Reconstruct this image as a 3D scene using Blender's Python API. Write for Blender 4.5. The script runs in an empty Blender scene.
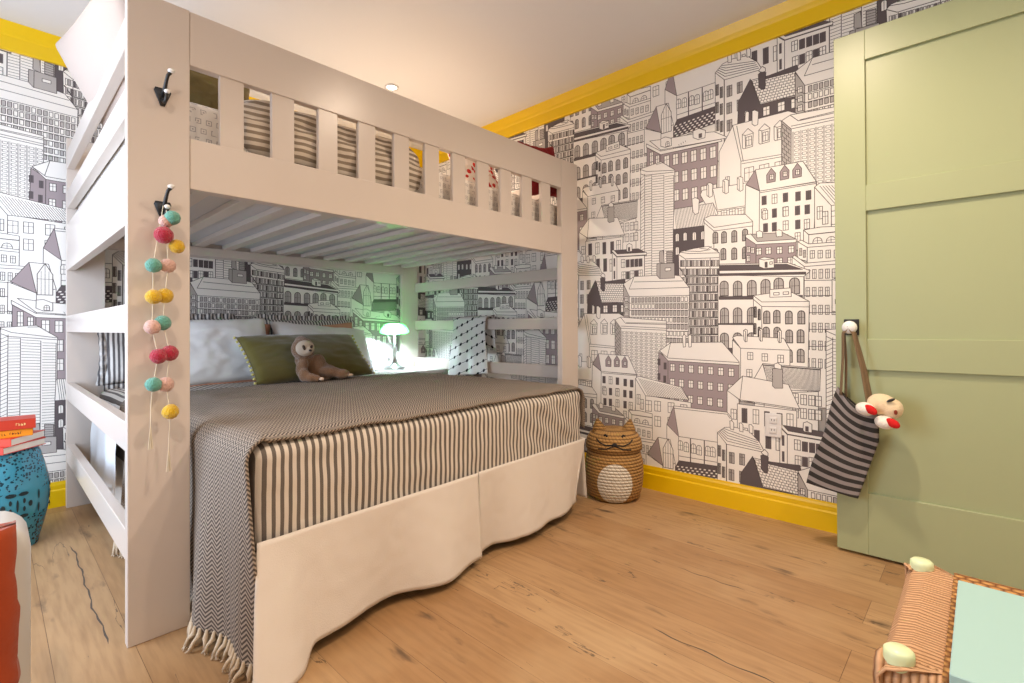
import bpy, bmesh, math, random
from mathutils import Vector, Matrix, noise, Euler
random.seed(7)
C = bpy.context.scene.collection
S = bpy.context.scene
# ------------------------------------------------------------------ camera, world, exposure
YAW, PIT, ROL = math.radians(43.48), .0051, .0043
_c, _s = math.cos(YAW), math.sin(YAW)
fw = Vector((_c*math.cos(PIT), _s*math.cos(PIT), math.sin(PIT)))
up0 = Vector((-_c*math.sin(PIT), -_s*math.sin(PIT), math.cos(PIT)))
rt0 = Vector((_s, -_c, 0))
rt = rt0*math.cos(ROL) - up0*math.sin(ROL)
up = rt0*math.sin(ROL) + up0*math.cos(ROL)
cam = bpy.data.objects.new('camera', bpy.data.cameras.new('camera'))
C.objects.link(cam)
cam.matrix_world = Matrix(((rt.x, up.x, -fw.x, 0), (rt.y, up.y, -fw.y, 0), (rt.z, up.z, -fw.z, 1.0), (0, 0, 0, 1)))
cam.data.sensor_width = 36
cam.data.lens = 495.7/1024*36
cam.data.shift_y = -15.2/1024
cam.data.clip_start = .02
S.camera = cam
S.view_settings.view_transform = 'Standard'
S.view_settings.look = 'None'
S.view_settings.gamma = 1
S.view_settings.exposure = 0.0
S.view_settings.use_curve_mapping = False
w = bpy.data.worlds.new('world'); S.world = w; w.use_nodes = True
w.node_tree.nodes['Background'].inputs[0].default_value = (.62, .78, 1, 1)
w.node_tree.nodes['Background'].inputs[1].default_value = 1.0
RX0, RX1, RY0, RY1, RZ = -1.15, 2.845, -1.05, 3.83, 2.665

def area(name, loc, direction, sx, sy, power, col, spread=180):
    l = bpy.data.lights.new(name, 'AREA'); l.shape = 'RECTANGLE'; l.size = sx; l.size_y = sy
    l.energy = power; l.color = col; l.spread = math.radians(spread)
    o = bpy.data.objects.new(name, l); C.objects.link(o); o.location = loc
    o.rotation_euler = Vector(direction).to_track_quat('-Z', 'Y').to_euler()
    return o
# daylight entering through the tall window in the left wall
area('window_daylight', (RX0+.03, 2.35, 1.25), (1, .1, -.12), 1.5, 1.8, 66, (.66, .80, 1))
CANS = [(1.9, 2.93), (-.35, .45), (1.75, .50), (-.2, 2.1), (1.3, -.6)]
CAN_W = [36, 33, 48, 8, 26]
for (x, y), p in zip(CANS, CAN_W):
    l = bpy.data.lights.new('can_light', 'SPOT'); l.energy = p*2.4; l.color = (1, .79, .60)
    l.spot_size = math.radians(165); l.spot_blend = .9; l.shadow_soft_size = .05
    o = bpy.data.objects.new('can_light', l); C.objects.link(o); o.location = (x, y, RZ-.03)

# ------------------------------------------------------------------ materials
MT = {}
def nodes(name):
    m = bpy.data.materials.new(name); m.use_nodes = True
    return m, m.node_tree.nodes, m.node_tree.links, m.node_tree.nodes['Principled BSDF']
def mat(name, col, rough=.6, metal=0, bump=0, bscale=60, var=0, vscale=8, sheen=0, emit=0, spec=None, trans=0):
    if name in MT: return MT[name]
    m, N, L, P = nodes(name)
    P.inputs['Base Color'].default_value = (*col, 1)
    P.inputs['Roughness'].default_value = rough
    P.inputs['Metallic'].default_value = metal
    if spec is not None: P.inputs['Specular IOR Level'].default_value = spec
    if sheen: P.inputs['Sheen Weight'].default_value = sheen
    if trans: P.inputs['Transmission Weight'].default_value = trans
    if emit: P.inputs['Emission Color'].default_value = (*col, 1); P.inputs['Emission Strength'].default_value = emit
    tc = N.new('ShaderNodeTexCoord')
    if var:
        n = N.new('ShaderNodeTexNoise'); n.inputs['Scale'].default_value = vscale; n.inputs['Detail'].default_value = 5
        L.new(tc.outputs['Object'], n.inputs['Vector'])
        r = N.new('ShaderNodeMix'); r.data_type = 'RGBA'
        r.inputs['A'].default_value = (*[max(0, c*(1-var)) for c in col], 1)
        r.inputs['B'].default_value = (*[min(1, c*(1+var)) for c in col], 1)
        L.new(n.outputs['Fac'], r.inputs['Factor']); L.new(r.outputs['Result'], P.inputs['Base Color'])
    if bump:
        n = N.new('ShaderNodeTexNoise'); n.inputs['Scale'].default_value = bscale; n.inputs['Detail'].default_value = 3
        L.new(tc.outputs['Object'], n.inputs['Vector'])
        b = N.new('ShaderNodeBump'); b.inputs['Strength'].default_value = bump; b.inputs['Distance'].default_value = .01
        L.new(n.outputs['Fac'], b.inputs['Height']); L.new(b.outputs['Normal'], P.inputs['Normal'])
    MT[name] = m
    return m
class NB:
    """small node-graph builder for maths on coordinates"""
    def __init__(s, name):
        s.m, s.N, s.L, s.P = nodes(name); MT[name] = s.m
        s.tc = s.N.new('ShaderNodeTexCoord')
    def coord(s, kind='Object'):
        x = s.N.new('ShaderNodeSeparateXYZ'); s.L.new(s.tc.outputs[kind], x.inputs[0]); return x.outputs
    def op(s, o, a, b=None, c=None):
        n = s.N.new('ShaderNodeMath'); n.operation = o
        for i, v in enumerate((a, b, c)):
            if v is None: continue
            if isinstance(v, (int, float)): n.inputs[i].default_value = v
            else: s.L.new(v, n.inputs[i])
        return n.outputs[0]
    def noise(s, scale, detail=2, kind='Object', vec=None):
        n = s.N.new('ShaderNodeTexNoise'); n.inputs['Scale'].default_value = scale; n.inputs['Detail'].default_value = detail
        s.L.new(vec if vec else s.tc.outputs[kind], n.inputs['Vector']); return n.outputs['Fac']
    def mix(s, f, a, b):
        n = s.N.new('ShaderNodeMix'); n.data_type = 'RGBA'
        for k, v in (('A', a), ('B', b)):
            if isinstance(v, tuple): n.inputs[k].default_value = (*v, 1)
            else: s.L.new(v, n.inputs[k])
        if isinstance(f, (int, float)): n.inputs['Factor'].default_value = f
        else: s.L.new(f, n.inputs['Factor'])
        return n.outputs['Result']
    def bump(s, h, st=.4, d=.004):
        b = s.N.new('ShaderNodeBump'); b.inputs['Strength'].default_value = st; b.inputs['Distance'].default_value = d
        s.L.new(h, b.inputs['Height']); s.L.new(b.outputs['Normal'], s.P.inputs['Normal'])
    def col(s, c, rough=.8):
        s.L.new(c, s.P.inputs['Base Color']); s.P.inputs['Roughness'].default_value = rough; return s.m
def srgb(r, g, b): return tuple(((v/255+.055)/1.055)**2.4 if v > 10 else v/255/12.92 for v in (r, g, b))

WHITE = mat('white_paint', (.80, .78, .76), .35)
LOFTP = mat('greige_white_paint', srgb(214, 202, 192), .28)
CEIL = mat('ceiling_paint', (.78, .76, .74), .9)
WALLP = mat('plain_wall', (.72, .70, .66), .9)
YEL = mat('yellow_paint', srgb(240, 198, 0), .35)
GREEN = mat('sage_green_paint', srgb(166, 174, 134), .38)
# wallpaper inks
PAPER = mat('paper_white', srgb(246, 242, 236), .85)
INK = mat('ink_line', srgb(80, 73, 72), .85)
MAUVE = mat('ink_mauve', srgb(166, 152, 154), .85)
DARK = mat('ink_dark', srgb(98, 89, 91), .85)
MIDG = mat('ink_grey', srgb(184, 178, 174), .85)
BLACK = mat('black_iron', (.015, .014, .013), .45)

def floor_material():
    b = NB('oak_planks'); N, L = b.N, b.L
    mp = N.new('ShaderNodeMapping'); mp.inputs['Rotation'].default_value = (0, 0, math.pi/2)
    mp.inputs['Location'].default_value = (.3, .06, 0)
    L.new(b.tc.outputs['Object'], mp.inputs[0])
    br = N.new('ShaderNodeTexBrick'); L.new(mp.outputs[0], br.inputs['Vector'])
    br.offset = .37; br.inputs['Scale'].default_value = 1
    br.inputs['Brick Width'].default_value = 3.4; br.inputs['Row Height'].default_value = .19
    br.inputs['Mortar Size'].default_value = .0009; br.inputs['Mortar Smooth'].default_value = .1; br.inputs['Bias'].default_value = 0
    br.inputs['Color1'].default_value = (*srgb(186, 150, 108), 1); br.inputs['Color2'].default_value = (*srgb(166, 126, 84), 1)
    br.inputs['Mortar'].default_value = (*srgb(112, 82, 56), 1)
    st = N.new('ShaderNodeMapping'); st.inputs['Scale'].default_value = (9, .8, 1); L.new(b.tc.outputs['Object'], st.inputs[0])
    g = b.noise(6, 8, vec=st.outputs[0])
    blot = b.noise(1.7, 4)
    f = b.op('MULTIPLY', b.op('SUBTRACT', g, .42), 1.6)
    c1 = b.mix(b.op('MINIMUM', b.op('MAXIMUM', f, 0), .5), br.outputs['Color'], srgb(134, 98, 64))
    c2 = b.mix(b.op('MINIMUM', b.op('MAXIMUM', b.op('MULTIPLY', b.op('SUBTRACT', blot, .52), 3), 0), .4), c1, srgb(198, 166, 124))
    # knots and cracks: rare dark spots stretched with the grain
    st2 = N.new('ShaderNodeMapping'); st2.inputs['Scale'].default_value = (5, 1.3, 1); st2.inputs['Location'].default_value = (3.3, 1.7, 0); L.new(b.tc.outputs['Object'], st2.inputs[0])
    k = b.noise(2.3, 9, vec=st2.outputs[0])
    kk = b.op('MINIMUM', b.op('MAXIMUM', b.op('MULTIPLY', b.op('SUBTRACT', k, .62), 9), 0), .85)
    c3 = b.mix(kk, c2, srgb(84, 64, 48))
    st3 = N.new('ShaderNodeMapping'); st3.inputs['Scale'].default_value = (5, .55, 1); st3.inputs['Location'].default_value = (1.1, 4.2, 0); L.new(b.tc.outputs['Object'], st3.inputs[0])
    cr = b.op('ABSOLUTE', b.op('SUBTRACT', b.noise(2.1, 6, vec=st3.outputs[0]), .5))
    crack = b.op('MULTIPLY', b.op('LESS_THAN', cr, .0035), b.op('GREATER_THAN', b.noise(2.6, 3), .55))
    c3 = b.mix(b.op('MULTIPLY', crack, .75), c3, srgb(74, 60, 50))
    b.bump(b.op('ADD', b.op('MULTIPLY', br.outputs['Fac'], -1), b.op('MULTIPLY', g, .25)), .3, .003)
    return b.col(c3, .42)
FLOOR = floor_material()

def stripes_material(name, axis, period, dark, light, frac=.45, kind='Object', wob=.003, mixk=.35):
    b = NB(name); x = b.coord(kind)
    n = b.noise(9, 2, kind)
    v = b.op('ADD', x[axis], b.op('MULTIPLY', n, wob))
    f = b.op('LESS_THAN', b.op('FRACT', b.op('DIVIDE', v, period)), frac)
    weave = b.noise(900, 1, kind)
    c = b.mix(f, light, dark)
    c = b.mix(b.op('MULTIPLY', weave, mixk), c, (.42, .38, .34))
    b.bump(b.noise(260, 2, kind), .25, .003)
    return b.col(c, .9)
def herringbone_material():
    b = NB('herringbone_weave'); x = b.coord('UV')
    tri = b.op('PINGPONG', x[0], .021)
    f = b.op('FRACT', b.op('DIVIDE', b.op('ADD', x[1], b.op('MULTIPLY', tri, .9)), .0125))
    f = b.op('LESS_THAN', f, .52)
    c = b.mix(f, srgb(180, 166, 150), srgb(64, 54, 48))
    c = b.mix(b.op('MULTIPLY', b.noise(500, 2, 'UV'), .5), c, srgb(120, 108, 98))
    b.bump(b.op('ADD', f, b.noise(300, 2, 'UV')), .5, .003)
    return b.col(c, .95)
def house_print_material():
    b = NB('house_print_cotton'); N, L = b.N, b.L
    x = b.coord('Object')
    cell = .034
    u = b.op('DIVIDE', b.op('ADD', x[0], x[1]), cell); v = b.op('DIVIDE', x[2], cell)
    row = b.op('FLOOR', v); u2 = b.op('ADD', u, b.op('MULTIPLY', row, .5))
    fu = b.op('ABSOLUTE', b.op('SUBTRACT', b.op('FRACT', u2), .5)); fv = b.op('ABSOLUTE', b.op('SUBTRACT', b.op('FRACT', v), .5))
    d = b.op('MAXIMUM', fu, fv)
    ring = b.op('MULTIPLY', b.op('GREATER_THAN', d, .2), b.op('LESS_THAN', d, .28))
    dot = b.op('LESS_THAN', d, .08)
    m = b.op('MAXIMUM', ring, dot)
    m = b.op('MULTIPLY', m, b.op('GREATER_THAN', b.noise(30, 2), .42))
    return b.col(b.mix(m, srgb(232, 226, 218), srgb(172, 164, 162)), .9)

# ------------------------------------------------------------------ mesh helpers
def obj(name, bm, m, parent=None, smooth=False, mods=None, loc=None):
    me = bpy.data.meshes.new(name)
    bmesh.ops.recalc_face_normals(bm, faces=bm.faces[:]) if smooth != 'keep' else None
    bm.to_mesh(me); bm.free()
    for mm in (m if isinstance(m, (list, tuple)) else [m]): me.materials.append(mm)
    if smooth:
        for p in me.polygons: p.use_smooth = True
    o = bpy.data.objects.new(name, me); C.objects.link(o)
    if parent: o.parent = parent
    if loc: o.location = loc
    return o
def thing(name, label, cat, loc=(0, 0, 0), rot=(0, 0, 0), group=None):
    o = bpy.data.objects.new(name, None); C.objects.link(o); o.empty_display_size = .05
    o.location = loc; o.rotation_euler = rot; o['label'] = label; o['category'] = cat
    if group: o['group'] = group
    return o
def tag(o, label, cat, group=None):
    o['label'] = label; o['category'] = cat
    if group: o['group'] = group
    return o
def struct(o): o['kind'] = 'structure'; return o
def box(bm, x0, x1, y0, y1, z0, z1, bev=0, seg=2, mi=0):
    r = bmesh.ops.create_cube(bm, size=1, matrix=Matrix.Translation(((x0+x1)/2, (y0+y1)/2, (z0+z1)/2)) @ Matrix.Diagonal((abs(x1-x0), abs(y1-y0), abs(z1-z0), 1)))
    vs = r['verts']
    fs = {f for v in vs for f in v.link_faces}
    for f in fs: f.material_index = mi
    if bev:
        es = list({e for v in vs for e in v.link_edges})
        r2 = bmesh.ops.bevel(bm, geom=es, offset=bev, segments=seg, affect='EDGES', profile=.5)
        for f in r2['faces']: f.material_index = mi
    return vs
def B(*a, **k):
    bm = bmesh.new(); box(bm, *a, **k); return bm
def lathe(bm, prof, c=(0, 0, 0), n=32, mi=0, axis='Z', caps=True):
    rings = []
    for r, z in prof:
        ring = []
        for i in range(n):
            a = 2*math.pi*i/n; p = (r*math.cos(a), r*math.sin(a), z)
            if axis == 'Y': p = (p[0], z, p[1])
            if axis == 'X': p = (z, p[0], p[1])
            ring.append(bm.verts.new((p[0]+c[0], p[1]+c[1], p[2]+c[2])))
        rings.append(ring)
    for a, b in zip(rings, rings[1:]):
        for i in range(n):
            f = bm.faces.new((a[i], a[(i+1) % n], b[(i+1) % n], b[i])); f.material_index = mi
    if caps:
        for ring in (rings[0], rings[-1]):
            if len({tuple(round(k, 6) for k in v.co) for v in ring}) > 2:
                f = bm.faces.new(ring); f.material_index = mi
def tube(bm, pts, r, n=10, mi=0, caps=True):
    pts = [Vector(p) for p in pts]; rs = r if isinstance(r, (list, tuple)) else [r]*len(pts)
    rings = []; prev = None
    for i, p in enumerate(pts):
        t = (pts[min(i+1, len(pts)-1)]-pts[max(i-1, 0)]).normalized()
        a = prev if prev is not None else (Vector((0, 0, 1)) if abs(t.z) < .9 else Vector((1, 0, 0)))
        u = (a - t*a.dot(t)).normalized(); prev = u; v = t.cross(u)
        rings.append([bm.verts.new(p+(u*math.cos(2*math.pi*k/n)+v*math.sin(2*math.pi*k/n))*rs[i]) for k in range(n)])
    for a, b in zip(rings, rings[1:]):
        for i in range(n):
            f = bm.faces.new((a[i], a[(i+1) % n], b[(i+1) % n], b[i])); f.material_index = mi
    if caps:
        for ring in (rings[0], rings[-1]):
            f = bm.faces.new(ring); f.material_index = mi
def ball(bm, c, r, seg=16, mi=0, rot=None):
    if isinstance(r, (int, float)): r = (r, r, r)
    M = Matrix.Translation(c) @ (rot.to_matrix().to_4x4() if rot else Matrix()) @ Matrix.Diagonal((*r, 1))
    q = bmesh.ops.create_uvsphere(bm, u_segments=seg, v_segments=max(8, seg//2+2), radius=1, matrix=M)
    for v in q['verts']:
        for f in v.link_faces: f.material_index = mi
def extrude_profile(bm, pts, p0, p1, mi=0):
    """pts: closed list of 3D offsets; sweep from p0 to p1"""
    a = [bm.verts.new(Vector(p0)+Vector(p)) for p in pts]; b = [bm.verts.new(Vector(p1)+Vector(p)) for p in pts]
    n = len(pts)
    for i in range(n): bm.faces.new((a[i], a[(i+1) % n], b[(i+1) % n], b[i])).material_index = mi
    bm.faces.new(a).material_index = mi; bm.faces.new(b).material_index = mi
def grid(bm, nu, nv, fn, thick=0, uvfn=None, closed_u=False):
    """surface from fn(i/nu, j/nv); optional thickness along normals, UV in metres"""
    uvl = bm.loops.layers.uv.verify()
    P = [[Vector(fn(i/nu, j/nv)) for j in range(nv+1)] for i in range(nu+1)]
    def layer(off):
        V = []
        for i in range(nu+1):
            row = []
            for j in range(nv+1):
                p = P[i][j]
                if off:
                    du = P[min(i+1, nu)][j]-P[max(i-1, 0)][j]; dv = P[i][min(j+1, nv)]-P[i][max(j-1, 0)]
                    n = du.cross(dv); n = n.normalized() if n.length > 1e-9 else Vector((0, 0, 1)); p = p+n*off
                row.append(bm.verts.new(p))
            V.append(row)
        return V
    def addf(vs, uvs):
        try: f = bm.faces.new(vs)
        except ValueError: return
        for l, uv in zip(f.loops, uvs): l[uvl].uv = uv
    T = layer(0)
    uv = (lambda i, j: uvfn(i/nu, j/nv)) if uvfn else (lambda i, j: (i/nu, j/nv))
    for i in range(nu):
        for j in range(nv):
            addf((T[i][j], T[i+1][j], T[i+1][j+1], T[i][j+1]), (uv(i, j), uv(i+1, j), uv(i+1, j+1), uv(i, j+1)))
    if thick:
        D = layer(-thick)
        for i in range(nu):
            for j in range(nv):
                addf((D[i][j+1], D[i+1][j+1], D[i+1][j], D[i][j]), (uv(i, j+1), uv(i+1, j+1), uv(i+1, j), uv(i, j)))
        for i in range(nu):
            for j, s in ((0, 1), (nv, -1)):
                q = (T[i][j], D[i][j], D[i+1][j], T[i+1][j]); k = [uv(i, j), (uv(i, j)[0]+thick, uv(i, j)[1]), (uv(i+1, j)[0]+thick, uv(i+1, j)[1]), uv(i+1, j)]; addf(q if s > 0 else q[::-1], k if s > 0 else k[::-1])
        for j in range(nv):
            for i, s in ((0, -1), (nu, 1)):
                q = (T[i][j], D[i][j], D[i][j+1], T[i][j+1]); k = [uv(i, j), (uv(i, j)[0], uv(i, j)[1]+thick), (uv(i, j+1)[0], uv(i, j+1)[1]+thick), uv(i, j+1)]; addf(q if s > 0 else q[::-1], k if s > 0 else k[::-1])
def nz(x, y=0, z=0): return noise.noise(Vector((x, y, z)))
def pillow_bm(w, h, t, pinch=.07, wr=.006, seed=0, n=36, sag=0):
    """cushion lying in local XZ plane, thickness along Y"""
    bm = bmesh.new(); uvl = bm.loops.layers.uv.verify()
    def pt(i, j, s):
        u, v = -1+2*i/n, -1+2*j/n
        x = w/2*u*(1-pinch*(1-v*v)); z = h/2*v*(1-pinch*(1-u*u))
        e = max(0, (1-abs(u)**2.6))*max(0, (1-abs(v)**2.6))
        y = s*t/2*e**.42
        k = e**.3
        y += s*k*wr*1.6*nz(u*2.2+seed, v*2.2, s)+k*wr*nz(u*6+seed, v*6, 3)
        y += s*k*wr*.9*abs(nz(u*9*(1+abs(v))+seed, v*5, 7))*(abs(u)**2+abs(v)**2)
        x += wr*nz(v*3, seed, 1)*(abs(u)**3); z += wr*nz(u*3, seed, 2)*(abs(v)**3)
        z -= sag*(1-v)*.5*0
        return (x, y, z)
    T = {}
    for s in (-1, 1):
        for i in range(n+1):
            for j in range(n+1):
                edge = i in (0, n) or j in (0, n)
                key = (i, j, 0 if edge else s)
                if key not in T: T[key] = bm.verts.new(pt(i, j, s if not edge else 1) if not edge else pt(i, j, 0))
    for s in (-1, 1):
        for i in range(n):
            for j in range(n):
                q = [T[(a, b, 0 if (a in (0, n) or b in (0, n)) else s)] for a, b in ((i, j), (i+1, j), (i+1, j+1), (i, j+1))]
                if s > 0: q = q[::-1]
                f = bm.faces.new(q)
                for l, (a, b) in zip(f.loops, ((i, j), (i+1, j), (i+1, j+1), (i, j+1)) if s < 0 else ((i, j+1), (i+1, j+1), (i+1, j), (i, j))): l[uvl].uv = (a/n*w, b/n*h)
    return bm
def blob(name, parts, voxel, m, parent=None, loc=None, rot=None, smooth_it=6, link_mods=True):
    """one continuous body grown from overlapping ellipsoids (voxel remesh + smoothing)"""
    bm = bmesh.new()
    for p in parts:
        c, r = p[0], p[1]; ro = Euler(p[2]) if len(p) > 2 else None
        ball(bm, c, r, 20, rot=ro)
    o = obj(name, bm, m, parent, True)
    r = o.modifiers.new('fuse', 'REMESH'); r.mode = 'VOXEL'; r.voxel_size = voxel; r.use_smooth_shade = True
    s = o.modifiers.new('soften', 'SMOOTH'); s.factor = .5; s.iterations = smooth_it
    if loc: o.location = loc
    if rot: o.rotation_euler = rot
    return o
# ------------------------------------------------------------------ room shell
bm = B(RX0-.1, RX1+.1, RY0-.1, RY1+.1, -.08, 0)
def crack(pts, w_):
    pr = None
    for i, (x, y) in enumerate(pts):
        k = w_*(.35+.65*abs(math.sin(i*2.3)))*min(1, i, len(pts)-1-i)+.0004
        a, b = bm.verts.new((x-k, y, .0003)), bm.verts.new((x+k, y, .0003))
        if pr: bm.faces.new((pr[0], pr[1], b, a)).material_index = 1
        pr = (a, b)
crack([(.262+.002*math.sin(i*1.9)+.016*nz(i*.17, 3), 2.03+i*.034) for i in range(32)], .0026)
crack([(.55+.006*math.sin(i*1.1), 1.02+i*.03) for i in range(9)], .003)
crack([(1.52+.005*math.sin(i*1.3), .42+i*.035) for i in range(12)], .0025)
crack([(1.98+.005*math.sin(i*1.7), .66+i*.03) for i in range(10)], .0022)
struct(obj('floor', bm, [FLOOR, mat('wood_crack', srgb(88, 76, 68), .7)]))
struct(obj('ceiling', B(RX0-.1, RX1+.1, RY0-.1, RY1+.1, RZ, RZ+.08), CEIL))
struct(obj('wall_front', B(RX0-.1, RX1+.1, RY0-.1, RY0, 0, RZ), WALLP))
# left wall with a tall window opening
wy0, wy1, wz0, wz1 = 1.55, 3.15, .35, 2.2
bm = bmesh.new()
box(bm, RX0-.1, RX0, RY0, wy0, 0, RZ); box(bm, RX0-.1, RX0, wy1, RY1, 0, RZ)
box(bm, RX0-.1, RX0, wy0, wy1, 0, wz0); box(bm, RX0-.1, RX0, wy0, wy1, wz1, RZ)
struct(obj('wall_left', bm, WALLP))
bm = bmesh.new()
for a in (wy0, (wy0+wy1)/2-.025, wy1-.05): box(bm, RX0-.08, RX0-.03, a, a+.05, wz0, wz1)
for a in (wz0, (wz0+wz1)/2-.02, wz1-.05): box(bm, RX0-.08, RX0-.03, wy0, wy1, a, a+.045)
struct(obj('window_1', bm, WHITE))
# yellow skirting and cornice
def base(name, pts, p0, p1): bm = bmesh.new(); extrude_profile(bm, pts, p0, p1); return struct(obj(name, bm, YEL))
bp = [(0, 0), (.020, 0), (.020, .092), (.014, .100), (.014, .122), (.010, .134), (.009, .142), (0, .142)]
cp = [(0, 0), (.018, 0), (.020, .075), (.026, .085), (.030, .10), (.045, .13), (.052, .145), (0, .145)]
cz = RZ-.145
base('baseboard_right', [(-x, 0, z) for x, z in bp], (RX1, RY0, 0), (RX1, RY1, 0))
base('baseboard_back', [(0, -x, z) for x, z in bp], (RX0, RY1, 0), (RX1, RY1, 0))
base('baseboard_left', [(x, 0, z) for x, z in bp], (RX0, RY0, 0), (RX0, RY1, 0))
base('trim_1', [(-x, 0, z) for x, z in cp], (RX1, RY0, cz), (RX1, RY1, cz))
base('trim_2', [(0, -x, z) for x, z in cp], (RX0, RY1, cz), (RX1, RY1, cz))
base('trim_3', [(x, 0, z) for x, z in cp], (RX0, RY0, cz), (RX0, RY1, cz))
LAMPGLOW = mat('lamp_glow', (1, .9, .75), .5, emit=14)
for i, (x, y) in enumerate(CANS):
    t = thing('ceiling_downlight', ['small round recessed downlight in the ceiling above the loft bed', 'recessed downlight in the ceiling near the camera', 'recessed downlight in the ceiling over the open floor', 'recessed downlight in the ceiling by the window side', 'recessed downlight in the ceiling near the green door'][i], 'ceiling light', (x, y, RZ), group='recessed ceiling downlights')
    bm = bmesh.new(); lathe(bm, [(.032, -.001), (.046, -.001), (.048, -.006), (.034, -.008), (.032, -.001)], n=32, caps=False); obj('trim_ring', bm, WHITE, t, True)
    bm = bmesh.new(); lathe(bm, [(0.001, -.0035), (.032, -.0035), (.032, -.001), (.001, -.001)], n=24, caps=False); obj('diffuser', bm, LAMPGLOW, t)
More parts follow.
